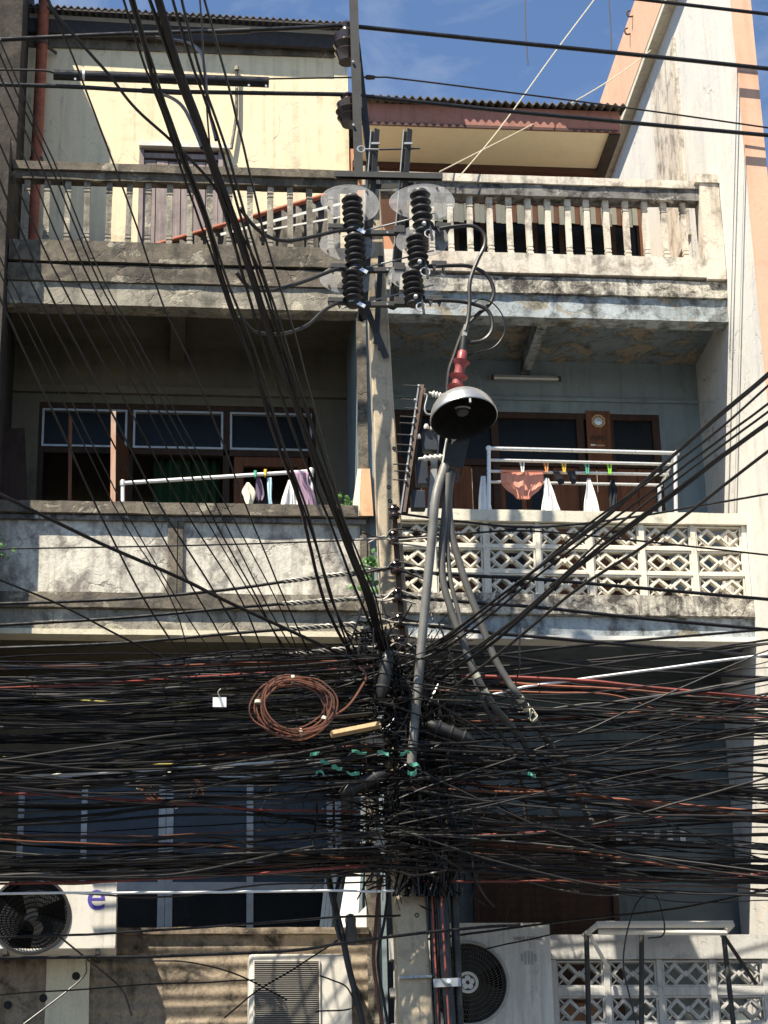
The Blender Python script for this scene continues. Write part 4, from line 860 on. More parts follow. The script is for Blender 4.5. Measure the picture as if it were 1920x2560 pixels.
for k, (pts, w_, lb) in enumerate((
    ([(1122, 1185), (1112, 1290), (1106, 1370), (1108, 1452), (1130, 1533), (1155, 1600), (1191, 1689), (1238, 1770), (1307, 1851), (1345, 1925), (1380, 2010)], 18, 'grey riser cable with cream tape bands, left of the two bending right'),
    ([(1128, 1185), (1120, 1300), (1120, 1370), (1127, 1452), (1146, 1533), (1163, 1608), (1180, 1680), (1210, 1760), (1260, 1850)], 11, 'thinner grey riser cable between the lamp arm and the outer risers'),
    ([(1130, 1180), (1122, 1250), (1131, 1338), (1163, 1452), (1199, 1549), (1234, 1640), (1268, 1700), (1301, 1747), (1365, 1845), (1410, 1920), (1450, 2000)], 18, 'outermost grey riser cable bending right below the lamp with taped joint'))):
    pts = pts + [(pts[-1][0] + 40, pts[-1][1] + 90), (pts[-1][0] + 60, pts[-1][1] + 220)]
    yk = lambda x, y, k=k: -1.78 + .02 * k + max(0.0, min(1.0, (y - 1740) / 260.0)) * 1.0
    o = cable('riser_cable', pts, yk, w_, 'conduit', lb, 'cable', None, 8, 0.004, 12)
    pa = path(pts, yk, 8)
    for fx in {0: ((6, .05), (6, .6)), 1: (), 2: ((7, .0), (7, .35), (7, .5))}[k]:
        i0 = int((fx[0] + fx[1]) * 8); d = (pa[i0 + 1] - pa[i0]).normalized(); c = pa[i0]
        MB().tube([c - d * .022, c + d * .022], w_ / 2 * pxm(-1.65) * 1.12, 12).build('tape_band', MAT['tape'], o)
    if k == 2:
        for j in range(4):
            a = RND.uniform(0, 6.28); c = pa[int(7.45 * 8)] + Vector((.02 * math.cos(a), -.05, .02 * math.sin(a)))
            MB().tube(spline([c, c + Vector((RND.uniform(-.06, .05), -.03, RND.uniform(-.08, .02))), c + Vector((RND.uniform(-.08, .05), -.03, RND.uniform(-.12, -.02)))], 4), .0045, 5).build('tape_tail', MAT['tape'], o)

# leads of the fuse insulators
cable('jumper_cable', [(868, 576), (840, 578), (780, 592), (715, 602), (668, 590), (630, 560), (600, 520)], (-1.68, -2.6), 10, 'black2', 'black jumper lead curving left from the top left insulator', 'cable', None, 8, 0, 8)
cable('jumper_cable', [(862, 672), (835, 675), (770, 700), (700, 722), (660, 727), (620, 715), (590, 680)], (-1.68, -2.6), 10, 'black2', 'black jumper lead curving left from the middle left insulator', 'cable', None, 8, 0, 8)
cable('jumper_cable', [(860, 757), (838, 760), (805, 780), (770, 812), (720, 832), (670, 835), (630, 825), (600, 790)], (-1.68, -2.6), 10, 'black2', 'black jumper lead curving left from the bottom left insulator', 'cable', None, 8, 0, 8)
cable('jumper_cable', [(1098, 572), (1130, 567), (1180, 565), (1208, 583), (1212, 612), (1192, 655), (1175, 705), (1174, 760), (1170, 800), (1163, 828)], (-1.74, -1.80), 11, 'black2', 'black jumper lead looping right from the top right insulator down to the red termination', 'cable', None, 8, 0, 8)
cable('jumper_cable', [(1090, 666), (1120, 664), (1175, 666), (1217, 688), (1234, 725), (1225, 758), (1190, 790), (1162, 820), (1148, 852), (1135, 890), (1122, 930), (1117, 990)], (-1.74, -1.66), 11, 'black2', 'black jumper lead looping right from the middle right insulator', 'cable', None, 8, 0, 8)
cable('jumper_cable', [(1082, 752), (1110, 751), (1165, 756), (1214, 772), (1230, 800), (1228, 830), (1205, 852), (1165, 858)], (-1.74, -1.76), 11, 'black2', 'black jumper lead looping right from the bottom right insulator', 'cable', None, 8, 0, 8)
cable('earth_wire', [(1180, 762), (1200, 748), (1230, 757), (1254, 785), (1263, 820), (1252, 850), (1228, 872), (1190, 882), (1166, 890)], -1.74, 4, 'black', 'thin black wire loop right of the bottom jumper lead', 'wire', None, 8, 0, 5)
cable('earth_wire', [(1180, 930), (1195, 940), (1205, 965), (1203, 985)], -1.8, 4, 'black', 'short thin black wire curl above the lamp dome', 'wire', None, 8, 0, 5)
# high voltage lines along the top
cable('power_line', [(-40, 101), (150, 92), (330, 84), (600, 76), (790, 68), (845, 64), (905, 68), (1250, 103), (1600, 138), (1960, 176)], -1.27, 13, 'black', 'uppermost thick black power line over the upper line insulator', 'cable', None, 10, 0, 10)
cable('power_line', [(-40, 210), (180, 217), (360, 227), (600, 232), (850, 236), (905, 240), (1300, 281), (1960, 342)], -1.27, 12, 'black', 'thick black power line over the lower line insulator crossing the right roof edge', 'cable', None, 10, 0, 10)
cable('power_line', [(1500, -14), (1700, 10), (1960, 40)], -1.4, 11, 'black', 'thick black power line cutting the top right corner', 'cable', None, 10, 0, 10)
cable('messenger_wire', [(672, 197), (930, 193), (1000, 197), (1250, 228), (1600, 274), (1960, 325)], -1.25, 5, 'black2', 'thin dark wire between the two power lines right of the pole', 'wire')
cable('messenger_wire', [(-60, 174), (100, 176), (140, 184)], -1.3, 6, 'black2', 'thin dark wire entering the black sleeve from the left edge', 'wire')
MB().lathe([(.001, 0), (.022, 0), (.026, .03), (.02, .09), (.001, .09)], pp((914, 193), -1.25), (1, 0, 0), 10).build('dead_end_clamp', MAT['rust_steel'], UP)
sl = cable('cable_sleeve', [(134, 187), (400, 196), (672, 206)], -1.3, 29, 'black', 'long black cable sleeve hanging in front of the cream wall', 'cable', None, 4, 0, 14)
MB().tube([P(206, 189, -1.3), P(212, 189, -1.3)], .056, 14).build('white_band', MAT['whitewire'], sl)
for q in (188, 622, 665): MB().lathe([(.001, 0), (.011, 0), (.011, .01), (.001, .01)], P(q, 187 + (q - 134) * .036 + 9, -1.352), (0, -1, -.2), 8).build('rivet', MAT['alu_bright'], sl)
for a, b, w_ in (((330, 84), (430, 83), 15), ((520, 80), (625, 76), 16), ((355, 226), (470, 232), 15)):
    MB().tube([P(*a, -1.27), P(*b, -1.27)], w_ / 2 * pxm(-1.27), 12).build('splice_sleeve', MAT['black2'], UP)
cable('jumper_cable', [(390, 92), (440, 100), (478, 110), (503, 135), (512, 180), (520, 260), (540, 350)], (-1.3, -4.0), 9, 'black', 'black tap lead dropping from the uppermost power line into the cable fan', 'cable')
cable('jumper_cable', [(385, 231), (425, 243), (455, 265), (478, 305), (505, 370)], (-1.3, -3.8), 10, 'black', 'black tap lead dropping from the lower power line into the cable fan', 'cable')
for q, lb in ((((1500, -20), (1380, 140), (1250, 320), (1148, 442)), 'pale rope slanting from the top edge to the right balustrade rail'), (((1740, 30), (1570, 170), (1380, 285), (1098, 430)), 'pale rope slanting from the white party wall past the right eave')):
    cable('rope', list(q), (2.5 if 'party' in lb else .3, -.2), 3.2, 'rope', lb, 'rope', None, 8, 0, 5)
cable('antenna_rod', [(1311, -20), (1314, 80), (1320, 162)], .2, 3.5, 'black2', 'thin dark rod hanging into the sky left of the pale rope', 'wire', None, 4, 0, 5)
cable('antenna_rod', [(1521, -20), (1526, 60), (1529, 132)], .2, 3.5, 'black2', 'thin dark rod hanging into the sky beside the salmon parapet', 'wire', None, 4, 0, 5)

# ================================================================== cable fan from the upper left down to the pole
def yfan(x, y): return -1.28 - 5.6 * max(0.0, (1690 - y) / 1700.0)
GF = 'black cables fanning from the top edge down to the pole'
LF = 'black cable of the fan sweeping from the top edge down to the pole'
def fan(pts, w_, mat='black', seed=0):
    lb, gr = FL.get(seed, (LF, GF)); cable('drop_cable', pts, yfan, w_, mat, lb, 'cable', gr, 7, .012, 6, seed)
_th = ('thick black cable in the tight central strand of the fan above the pole', 'thick cables of the central fan strand')
_sl = ('thin black cable slanting over the left balustrade and the dark middle balcony', 'thin cables slanting over the left balconies')
FL = {0: _th, 2: _th, 3: _th, 4: _th, 5: _th, 6: _th, 7: ('black cable pair left of the central fan strand, the thicker one', None), 8: ('thinner of the black cable pair left of the central fan strand', None),
      9: ('thin brownish black cable, outermost on the left of the steep fan at the top edge', None), 10: ('black cable just right of the central fan strand at the top edge', None), 11: ('second black cable right of the central fan strand at the top edge', None),
      12: ('rightmost steep black cable of the fan, passing left of the insulators', None), 13: ('thin grey wire dropping at the right of the fan and ending above the ledge', None), 14: ('black cable sagging diagonally across the cream wall into the fan', None),
      15: ('thin black cable running steeply down beside the drainpipe corner across the balustrade', None)}
for _k in range(20, 30): FL[_k] = _sl
F1 = [(392, -14), (446, 174), (509, 347), (573, 521), (631, 694), (694, 891), (758, 1070), (828, 1256), (891, 1418), (926, 1500), (949, 1591), (985, 1690)]
fan(F1, 11); fan([(x + 6, y) for x, y in F1], 9, 'black', 2); fan([(x - 5, y) for x, y in F1], 8, 'black2', 3); fan([(x + 3 + 5 * math.sin(y * .006), y) for x, y in F1], 7, 'black', 4)
fan([(368, -14), (417, 133), (463, 255), (512, 370), (560, 520), (608, 694), (668, 891), (732, 1070), (802, 1256), (868, 1418), (925, 1560), (970, 1680)], 8, 'black', 5)
fan([(372, -14), (424, 133), (470, 255), (518, 372), (574, 530)] + [(x + 24 - 16 * k / 8, y) for k, (x, y) in enumerate(F1[4:])], 6, 'black2', 6)
fan([(321, -14), (376, 174), (446, 370), (503, 521), (558, 700), (625, 891), (694, 1105), (758, 1290), (810, 1500), (890, 1660)], 10, 'black', 7)
fan([(331, -14), (384, 174), (452, 370), (511, 521), (570, 700), (640, 891), (706, 1105), (772, 1290), (830, 1500), (905, 1660)], 7, 'black2', 8)
fan([(305, -14), (347, 127), (405, 278), (463, 451), (521, 613), (584, 800), (650, 960), (730, 1180), (800, 1400), (850, 1560), (900, 1680)], 6, 'black2', 9)
fan([(428, -14), (480, 150), (538, 330), (584, 475), (631, 637), (683, 800), (722, 931), (804, 1175), (868, 1366), (920, 1520), (960, 1660)], 7, 'black', 10)
fan([(451, -14), (498, 174), (556, 347), (610, 520), (660, 690), (700, 800), (760, 1000), (840, 1250), (900, 1430), (950, 1600)], 7, 'black', 11)
fan([(509, -14), (556, 156), (602, 347), (654, 556), (713, 760), (747, 874), (804, 1094), (851, 1267), (868, 1337), (905, 1450), (945, 1610)], 6, 'black', 12)
fan([(497, -14), (512, 174), (524, 347), (540, 470), (590, 640)], 5, 'greywire', 13)
fan([(115, -14), (139, 35), (203, 110), (278, 191), (341, 272), (428, 353), (521, 446), (575, 540), (640, 720)], 9, 'black', 14)
fan([(112, -14), (156, 81), (226, 249), (301, 451), (370, 648), (425, 800), (486, 931), (556, 1105), (625, 1290), (689, 1447), (712, 1500), (780, 1650)], 5, 'black', 15)
x7 = [-22, 8, 26, 75, 108, 145, 192, 223, 247, 262]; x12 = [238, 283, 305, 362, 398, 451, 492, 515, 540, 562]; x15 = [362, 425, 442, 500, 548, 605, 635, 645, 660, 690]
for i in range(len(x7)):
    a, b, c = x7[i], x12[i], x15[i]; e = c + RND.uniform(60, 150)
    fan([(a - 262, 100), (a - 130, 400), (a, 700), (a + (b - a) * .5 + 4, 985), (b, 1260), (c, 1500), (e, 1700)], RND.choice((4, 4.5, 5, 6)), RND.choice(('black', 'black2')), 20 + i)
cable('drop_cable', [(-40, 1220), (0, 1236), (130, 1300), (270, 1367), (450, 1445), (560, 1500), (700, 1565), (860, 1640), (970, 1700)], (-4.0, -1.3), 9, 'black', 'thick black cable slanting down across the left parapet to the pole', 'cable')
cable('drop_cable', [(-40, 1430), (0, 1450), (150, 1512), (290, 1585), (420, 1650)], (-3, -1.4), 5, 'black', 'thin black cable slanting down across the lower left parapet edge', 'cable')
# rising to the right edge
def yr(x, y): return -1.3 - 4.2 * (x - 1020) / 940.0
GR = 'black cables rising from the pole to the right edge'; LR = 'black cable rising from the pole across the breeze blocks to the right edge'
for k, (pts, w_) in enumerate((([(1960, 897), (1678, 1140), (1516, 1284), (1238, 1499), (1130, 1580), (1010, 1650)], 6), ([(1960, 930), (1712, 1140), (1458, 1319), (1261, 1493), (1140, 1585), (1010, 1665)], 6), ([(1960, 980), (1654, 1209), (1365, 1423), (1272, 1500), (1150, 1595), (1020, 1675)], 6),
        ([(1960, 1000), (1770, 1140), (1539, 1319), (1342, 1500), (1230, 1590), (1080, 1690)], 6), ([(1960, 1028), (1799, 1143), (1683, 1232), (1481, 1383), (1365, 1490), (1240, 1600), (1090, 1705)], 9), ([(1960, 1034), (1799, 1149), (1683, 1238), (1470, 1400), (1350, 1500), (1200, 1620)], 6), ([(1960, 1098), (1799, 1221), (1626, 1354), (1440, 1475), (1280, 1610), (1140, 1715)], 8), ([(1238, 1500), (1130, 1585), (1030, 1655)], 7))):
    if k == 7: pts = [(1960, 905), (1690, 1135), (1520, 1290)] + pts
    cable('drop_cable', pts, yr, w_, 'black' if k % 3 else 'black2', LR, 'cable', GR, 8, .008, 6, 40 + k)

# ================================================================== aerial lines on the spool rack
AL = (([(-40, 1373), (500, 1363), (900, 1350), (985, 1345)], 4, 0, 'thin dark wire crossing the left parapet panels'),
      ([(-40, 1511), (300, 1498), (560, 1475), (760, 1447), (985, 1420)], 8, 700, 'black service line with silver twisted grip, first below the left parapet panels'),
      ([(-40, 1565), (300, 1545), (600, 1518), (800, 1503), (985, 1490)], 8, 700, 'black service line with silver twisted grip, second below the left parapet panels'),
      ([(-40, 1622), (300, 1608), (600, 1582), (985, 1553)], 8, 710, 'black service line with silver twisted grip along the pale drip edge on the left'),
      ([(-40, 1674), (400, 1652), (700, 1636), (985, 1610)], 8, 700, 'black service line with silver twisted grip, lowest on the left of the rack'))
for pts, w_, gx, lb in AL:
    Yc = -1.44; o = cable('service_line', pts, Yc, w_, 'black', lb, 'cable')
    if gx:
        pa = [v for v in path(pts, Yc, 12) if v.x > XX(gx, pts[-1][1], Yc)]
        for ph in (0, 2.1, 4.2): helix(pa, .017, .0085, .16, ph, MAT['strand'], o)
BL = (([(990, 1283), (1160, 1305), (1330, 1318), (1540, 1299), (1770, 1261), (1960, 1228)], 6, 0, 'twisted dark wire crossing the breeze block cap and rising to the right edge'),
      ([(990, 1345), (1150, 1335), (1300, 1327), (1500, 1342), (1960, 1392)], 5, 0, 'thin dark wire crossing the middle row of breeze blocks'),
      ([(992, 1425), (1150, 1438), (1330, 1447), (1600, 1470), (1960, 1502)], 9, 1120, 'black service line crossing the lowest row of breeze blocks'),
      ([(995, 1490), (1200, 1508), (1330, 1517), (1600, 1545), (1960, 1578)], 9, 1150, 'black service line along the stained ledge below the breeze blocks'),
      ([(998, 1555), (1200, 1580), (1350, 1593), (1600, 1615), (1960, 1645)], 9, 1120, 'black service line crossing the bright drip edge on the right'),
      ([(1002, 1612), (1250, 1640), (1500, 1670), (1960, 1697)], 8, 1100, 'black service line just below the bright drip edge on the right'),
      ([(1000, 1668), (1250, 1637), (1500, 1609), (1960, 1570)], 7, 0, 'dark line rising to the right across the bright drip edge'),
      ([(1010, 1720), (1360, 1681), (1700, 1632), (1960, 1594)], 6, 0, 'dark line rising to the right under the bright drip edge'))
for pts, w_, gx, lb in BL:
    Yc = -1.44; o = cable('service_line', pts, Yc, w_, 'black', lb, 'cable')
    if gx:
        pa = [v for v in path(pts, Yc, 12) if v.x < XX(gx, pts[0][1], Yc)]
        for ph in (0, 3.1): helix(pa, .016, .0085, .16, ph, MAT['strand'] if w_ != 9 else MAT['greywire'], o)
# loose twisted ends round the pole
for i in range(16):
    y = RND.choice((1345, 1350, 1420, 1425, 1490, 1553, 1610)) + RND.uniform(-14, 14)
    x0 = RND.uniform(860, 930); x1 = RND.uniform(1010, 1120)
    cable('tie_wire', [(x0, y + RND.uniform(-6, 10)), (960, y + RND.uniform(-16, 16)), (990, y + RND.uniform(-14, 14)), (x1, y + RND.uniform(-4, 24))], -1.47, RND.uniform(4, 6), RND.choice(('greywire', 'strand', 'black2')), 'short bare tie wire wound round the spool rack on the pole', 'wire', 'tie wires on the spool rack', 6, .01, 5, i)

# ================================================================== the great bundle
def bundle(gd, xs, name, label, group, right):
    k = 0
    for (y0, y1, y2, n, sp) in gd:
        for i in range(n):
            u = RND.gauss(0, 1) * sp * .5; v = RND.gauss(0, 1) * sp * .6; t = RND.gauss(0, 1) * sp * .8
            sag = RND.choice((0, 3, 6, 10, 18, 28)) * RND.random(); k += 1
            ys = [y0 + u, (y0 + y1) / 2 + (u + v) / 2 + sag, y1 + v, (y1 + y2) / 2 + (v + t) / 2 + sag * .5, y2 + t]
            if right: ys = [y0 + t, (y0 + y1) / 2 + (t + v) / 2 + sag * .5, y1 + v, (y1 + y2) / 2 + (u + v) / 2 + sag, y2 + u]
            xx = [xs[0], (xs[0] + xs[1]) / 2, xs[1], (xs[1] + xs[2]) / 2, xs[2] + RND.uniform(-40, 60)]
            if right: xx = [xs[0] + RND.uniform(-60, 40), (xs[0] + xs[1]) / 2, xs[1], (xs[1] + xs[2]) / 2, xs[2]]
            r_ = RND.random(); mt = 'black' if r_ < .48 else 'black2' if r_ < .82 else 'greywire' if r_ < .955 else 'brownwire'
            w_ = RND.choice((3, 4, 4, 5, 5, 6, 7, 8, 10))
            ly = y0 if not right else y2
            lb = label % (('thick ' if w_ > 6 else 'thin ' if w_ < 5 else '') + {'black': 'black', 'black2': 'dusty black', 'greywire': 'grey', 'brownwire': 'brown'}[mt], 'top' if ly < 1780 else 'middle' if ly < 1990 else 'lowest')
            cable(name, list(zip(xx, ys)), (RND.uniform(-1.75, -1.0) if right else RND.uniform(-2.9, -2.2), RND.uniform(-1.75, -1.0)), min(w_, 7) if mt == 'greywire' else w_, mt, lb, 'cable', group, 7, RND.choice((.01, .016, .028)), 5, k + (500 if right else 0))
GL = [(1668, 1655, 1640, 5, 10), (1700, 1690, 1668, 7, 12), (1735, 1720, 1700, 7, 14), (1742, 1765, 1790, 2, 8), (1775, 1760, 1730, 7, 14), (1780, 1803, 1810, 3, 8), (1815, 1805, 1780, 5, 14), (1850, 1835, 1815, 6, 11),
      (1905, 1860, 1830, 7, 12), (1935, 1890, 1870, 9, 14), (1968, 1925, 1890, 8, 14), (2010, 1990, 1960, 3, 10), (2038, 2003, 1975, 2, 12), (2050, 2045, 2070, 4, 30), (2090, 2100, 2080, 4, 25), (2110, 2120, 2150, 3, 20), (2165, 2150, 2120, 10, 13), (2195, 2180, 2150, 10, 11)]
bundle(GL, (-50, 500, 960), 'telephone_cable', '%s telephone cable, %s layer of the bundle left of the pole', 'telephone cables left of the pole', False)
GRT = [(1690, 1665, 1600, 2, 8), (1800, 1770, 1690, 5, 16), (1830, 1810, 1745, 5, 18), (1700, 1720, 1760, 5, 10), (1750, 1800, 1830, 4, 20), (1870, 1880, 1810, 7, 12), (1900, 1905, 1862, 2, 8), (1930, 1935, 1905, 2, 10), (1880, 1925, 1985, 9, 11), (1930, 1955, 2000, 5, 11),
       (1960, 2000, 2060, 5, 20), (2020, 2060, 2040, 5, 25), (2060, 2085, 2110, 5, 30), (2080, 2115, 2185, 7, 13), (2120, 2150, 2165, 7, 20), (2140, 2180, 2200, 8, 18), (2100, 2215, 2235, 5, 14)]
bundle(GRT, (985, 1420, 1960), 'telephone_cable', '%s telephone cable, %s layer of the bundle right of the pole', 'telephone cables right of the pole', True)
for i in range(40):                                        # strays crossing the bundles at their own slopes
    rt = i % 2 == 0; w_ = RND.choice((3, 3.5, 4, 5, 6)); mt = RND.choice(('black', 'black', 'black2'))
    if rt: ya, yb_ = RND.uniform(1690, 2120), RND.uniform(1600, 2260); sg = RND.uniform(-10, 60); pts = [(1000, ya), (1230, ya + (yb_ - ya) * .25 + sg * .7), (1460, ya + (yb_ - ya) * .5 + sg), (1700, ya + (yb_ - ya) * .75 + sg * .7), (1965, yb_)]
    else: ya = RND.uniform(1670, 2230); yb_ = ya + RND.uniform(-110, 60) - .12 * (ya - 1750); sg = RND.uniform(-10, 60); pts = [(-50, ya), (200, ya + (yb_ - ya) * .25 + sg * .7), (450, ya + (yb_ - ya) * .5 + sg), (700, ya + (yb_ - ya) * .75 + sg * .7), (960, yb_)]
    cable('telephone_cable', pts, (-1.9, -1.7) if rt else (-2.9, -1.8), w_, mt, 'stray %s cable crossing the %s bundle at its own slope' % ({'black': 'black', 'black2': 'dusty black', 'greywire': 'grey'}[mt], 'right' if rt else 'left'), 'cable', 'stray cables crossing the bundles', 8, .02, 5, 900 + i)
for q, lb in (((962, 1688), 'black splice closure on the pole where the cable fan ends'), ((905, 1960), 'black splice closure lying in the tangle left of the pole'), ((1125, 1830), 'black splice closure in the bundle right of the lamp arm')):
    c = P(*q, -1.78); t = thing('splice_closure', lb, 'splice closure', c); d = Vector((.25, 0, -.1 if q[0] > 1000 else .12)); 
    if q[0] == 962: d = Vector((.05, 0, .28))
    MB().lathe([(.001, 0), (.03, 0), (.05, .05), (.06, .09), (.06, .34), (.05, .38), (.03, .43), (.001, .43)], c - d.normalized() * .21, d, 16).build('body', MAT['black2'], t)
    for k in (.10, .215, .33): MB().lathe([(.06, -.008), (.068, -.008), (.068, .008), (.06, .008)], c - d.normalized() * (.21 - k), d, 16).build('clamp_ring', MAT['steel'], t)
# coloured and single ones
for pts, w_, mt, lb in (
    ([(-40, 1722), (240, 1709), (500, 1692), (930, 1668)], 6, 'redwire', 'faded red cable high in the bundle left of the pole'),
    ([(-40, 1672), (200, 1666), (420, 1664), (700, 1655), (930, 1650)], 6, 'orangewire', 'faded orange cable at the top of the bundle left of the pole'),
    ([(-40, 1745), (0, 1742), (280, 1756), (430, 1758), (540, 1745), (640, 1740), (900, 1735)], 5, 'yellowwire', 'dull yellow cable running to the white tag in the left bundle'),
    ([(-40, 1983), (155, 1989), (290, 1998), (560, 2016), (690, 2026), (900, 2030)], 6, 'redwire', 'faded red cable crossing the lower left window glass'),
    ([(-40, 2208), (200, 2206), (400, 2197), (800, 2174), (960, 2162)], 6, 'redwire', 'faded red cable low in the left bundle above the white line'),
    ([(-40, 1885), (0, 1889), (230, 1909), (420, 1911), (620, 1912), (730, 1906), (900, 1898)], 4.6, 'yellowwire', 'thin yellow cable across the middle of the left bundle'),
    ([(-40, 1945), (400, 1925), (700, 1905), (850, 1900)], 6, 'whitewire', 'pale cable running below the yellow one in the left bundle'),
    ([(-40, 2233), (460, 2230), (800, 2228), (985, 2226)], 6, 'whitewire', 'white line crossing below the left bundle above the parapet'),
    ([(1200, 1747), (1280, 1727), (1360, 1710), (1640, 1674), (1960, 1631)], 7, 'whitewire', 'bright white line rising to the right edge'),
    ([(900, 1895), (980, 1935), (1284, 1970), (1597, 2002), (1960, 2032)], 7, 'orangewire', 'faded orange cable descending to the right through the dark bundle'),
    ([(1150, 1690), (1460, 1703), (1650, 1722), (1960, 1752)], 10, 'redwire', 'thick faded red cable on the right below the white line'),
    ([(1250, 1708), (1560, 1725), (1850, 1757), (1960, 1768)], 7, 'orangewire', 'faded orange cable just under the thick red one on the right'),
    ([(1100, 1726), (1360, 1732), (1540, 1740), (1700, 1790), (1960, 1796)], 5, 'orangewire', 'thin orange cable crossing the middle of the right bundle'),
    ([(1050, 2204), (1500, 2202), (1700, 2200), (1850, 2190), (1960, 2177)], 5, 'redwire', 'thin red cable low in the right bundle'),
    ([(960, 2100), (1190, 2088), (1400, 2075), (1640, 2045), (1780, 2022)], 4.5, 'redwire', 'thin red cable rising to the right in the dark lower bundle'),
    ([(-40, 2396), (300, 2394), (520, 2388), (730, 2375), (860, 2358), (1000, 2340), (1300, 2312)], 8, 'black', 'single black cable sagging across the lower parapets'),
    ([(-40, 2346), (300, 2330), (600, 2312), (840, 2293), (1000, 2288)], 6, 'black', 'single black cable crossing the purple letter unit and lower window sill'),
    ([(1070, 2350), (1200, 2332), (1420, 2300), (1700, 2270), (1960, 2215)], 6, 'black', 'single black cable rising to the right over the grey air conditioner'),
    ([(1080, 2430), (1200, 2375), (1390, 2335)], 4, 'black', 'thin black wire across the face of the grey air conditioner'),
    ([(380, 2400), (480, 2408), (600, 2440), (720, 2500)], 4, 'black', 'thin black wire sagging over the grimy lower parapet'),
    ([(60, 2560), (200, 2450), (215, 2400)], 4, 'black', 'thin black wire hanging on the cream pier'),
    ([(135, 2330), (210, 2390), (300, 2470), (330, 2540)], 5, 'black', 'black wire hanging from below the black fan'),
    ([(560, 2545), (640, 2480), (740, 2420), (880, 2330)], 4, 'black', 'thin black wire crossing the louvred unit'),
    ([(-20, 2490), (120, 2478), (400, 2462), (640, 2450)], 4, 'black', 'thin black wire running level across the cream pier'),
    ([(800, 2440), (830, 2450), (870, 2470), (880, 2520), (790, 2530)], 4, 'black', 'thin wire loop beside the louvred unit'),
    ([(1590, 2560), (1560, 2400), (1590, 2260), (1640, 2240), (1660, 2330), (1620, 2345)], 4, 'black', 'thin black wire loop over the white pipe rack')):
    cable('telephone_cable' if w_ > 4 else 'wire', pts, (-2.6, -1.5) if pts[0][0] < 0 else -1.5 if pts[0][1] < 2300 else -.9, w_, mt, lb, 'cable' if w_ > 4 else 'wire', None, 8, .012, 6, int(w_ * 7))
# vertical drops beside the pole
for pts, Yc, w_, mt, lb in (
    ([(812, 2150), (836, 2260), (856, 2340), (872, 2420), (898, 2520), (912, 2590)], -1.0, 15, 'black2', 'thick black drop cable hanging left of the pole foot'),
    ([(862, 2160), (838, 2240), (836, 2290), (850, 2350)], -1.05, 9, 'black', 'black drop cable joining the thick one left of the pole foot'),
    ([(955, 2190), (946, 2250), (940, 2320), (934, 2400), (944, 2480), (960, 2590)], -.95, 9, 'brownwire', 'brown drop cable hanging just left of the pole foot'),
    ([(975, 2200), (962, 2300), (945, 2400), (960, 2500), (975, 2590)], -.9, 7, 'black', 'black drop cable close beside the pole foot'),
    ([(1092, 2090), (1104, 2250), (1115, 2420), (1128, 2590)], -1.38, 30, 'black', 'thickest black riser duct on the right of the pole foot'),
    ([(1072, 2100), (1082, 2300), (1094, 2590)], -1.30, 18, 'black', 'black riser cable hugging the right side of the pole foot'),
    ([(1126, 2100), (1138, 2300), (1150, 2590)], -1.34, 20, 'black2', 'dusty black riser cable at the outer side of the pole foot'),
    ([(1074, 2130), (1084, 2320), (1098, 2590)], -1.44, 5, 'redwire', 'red riser wire between the black riser cables, nearer the pole'),
    ([(1098, 2130), (1108, 2320), (1124, 2590)], -1.49, 5, 'redwire', 'red riser wire on the front of the thickest riser duct')):
    cable('riser_cable' if pts[0][0] > 1000 else 'drop_cable', pts, Yc, w_, mt, lb, 'cable', None, 8, .004, 10)
CB = thing('riser_clamp', 'galvanised clamp band holding the riser cables at the pole foot', 'clamp', pp((1118, 2458), -1.5))
MB().bar(pp((1084, 2458), -1.53), pp((1152, 2455), -1.50), .07, .012).build('band', MAT['steel_light'], CB); MB().lathe([(.001, 0), (.02, 0), (.02, .05), (.001, .05)], pp((1120, 2455), -1.53), (0, -1, 0), 8, False).build('bolt', MAT['alu_bright'], CB)
# tangle of loose wires at the hub: nobody could count it
tg = MB(); R2 = random.Random(5)
for i in range(300):
    cx, cy = R2.gauss(1010, 95), R2.uniform(1640, 2210)
    if i % 3 == 0: cx = R2.gauss(985, 45)
    L = R2.uniform(80, 420); an = R2.choice((R2.gauss(0, .1), R2.gauss(0, .15), R2.gauss(0, .2), R2.gauss(0, .25), R2.gauss(.1, .2), R2.gauss(-.1, .2), R2.gauss(1.5, .2), R2.uniform(-3, 3)))
    y0 = R2.uniform(-1.85, -.85); pts = []; x, y = cx - L / 2 * math.cos(an), cy - L / 2 * math.sin(an)
    for k in range(5):
        pts.append(P(x, y, y0 + R2.gauss(0, .05))); an += R2.gauss(0, .22); x += L / 4 * math.cos(an); y += L / 4 * math.sin(an)
    tg.tube(spline(pts, 6), R2.choice((.003, .004, .005, .007, .009)), 4, False)
for i in range(90):                                        # vertical hank running down the pole
    x0 = R2.gauss(1045, 38); pts = [P(x0 + R2.gauss(0, 14) + (y - 1700) * .045, y, R2.uniform(-1.6, -1.25)) for y in range(1700, 2260, 90)]
    tg.tube(spline(pts, 4), R2.choice((.007, .009, .012)), 4, False)
for i in range(60):                                        # hank feeding the fan
    pts = [P(930 + R2.gauss(0, 28) + t * 16, 1590 + t * 45 + R2.gauss(0, 14), -1.4 + R2.gauss(0, .08)) for t in range(5)]
    tg.tube(spline(pts, 4), R2.choice((.007, .01, .013)), 4, False)
for i in range(46):                                        # loops
    cx, cy, rr = R2.gauss(960, 130), R2.uniform(1680, 2180), R2.uniform(.06, .22); c = P(cx, cy, R2.uniform(-1.7, -1.3)); s0 = R2.uniform(0, 6)
    tg.tube([c + Vector((rr * math.cos(s0 + t * .26), .05 * math.sin(t * .5), rr * .8 * math.sin(s0 + t * .26))) for t in range(R2.randint(9, 25))], .005, 4, False)
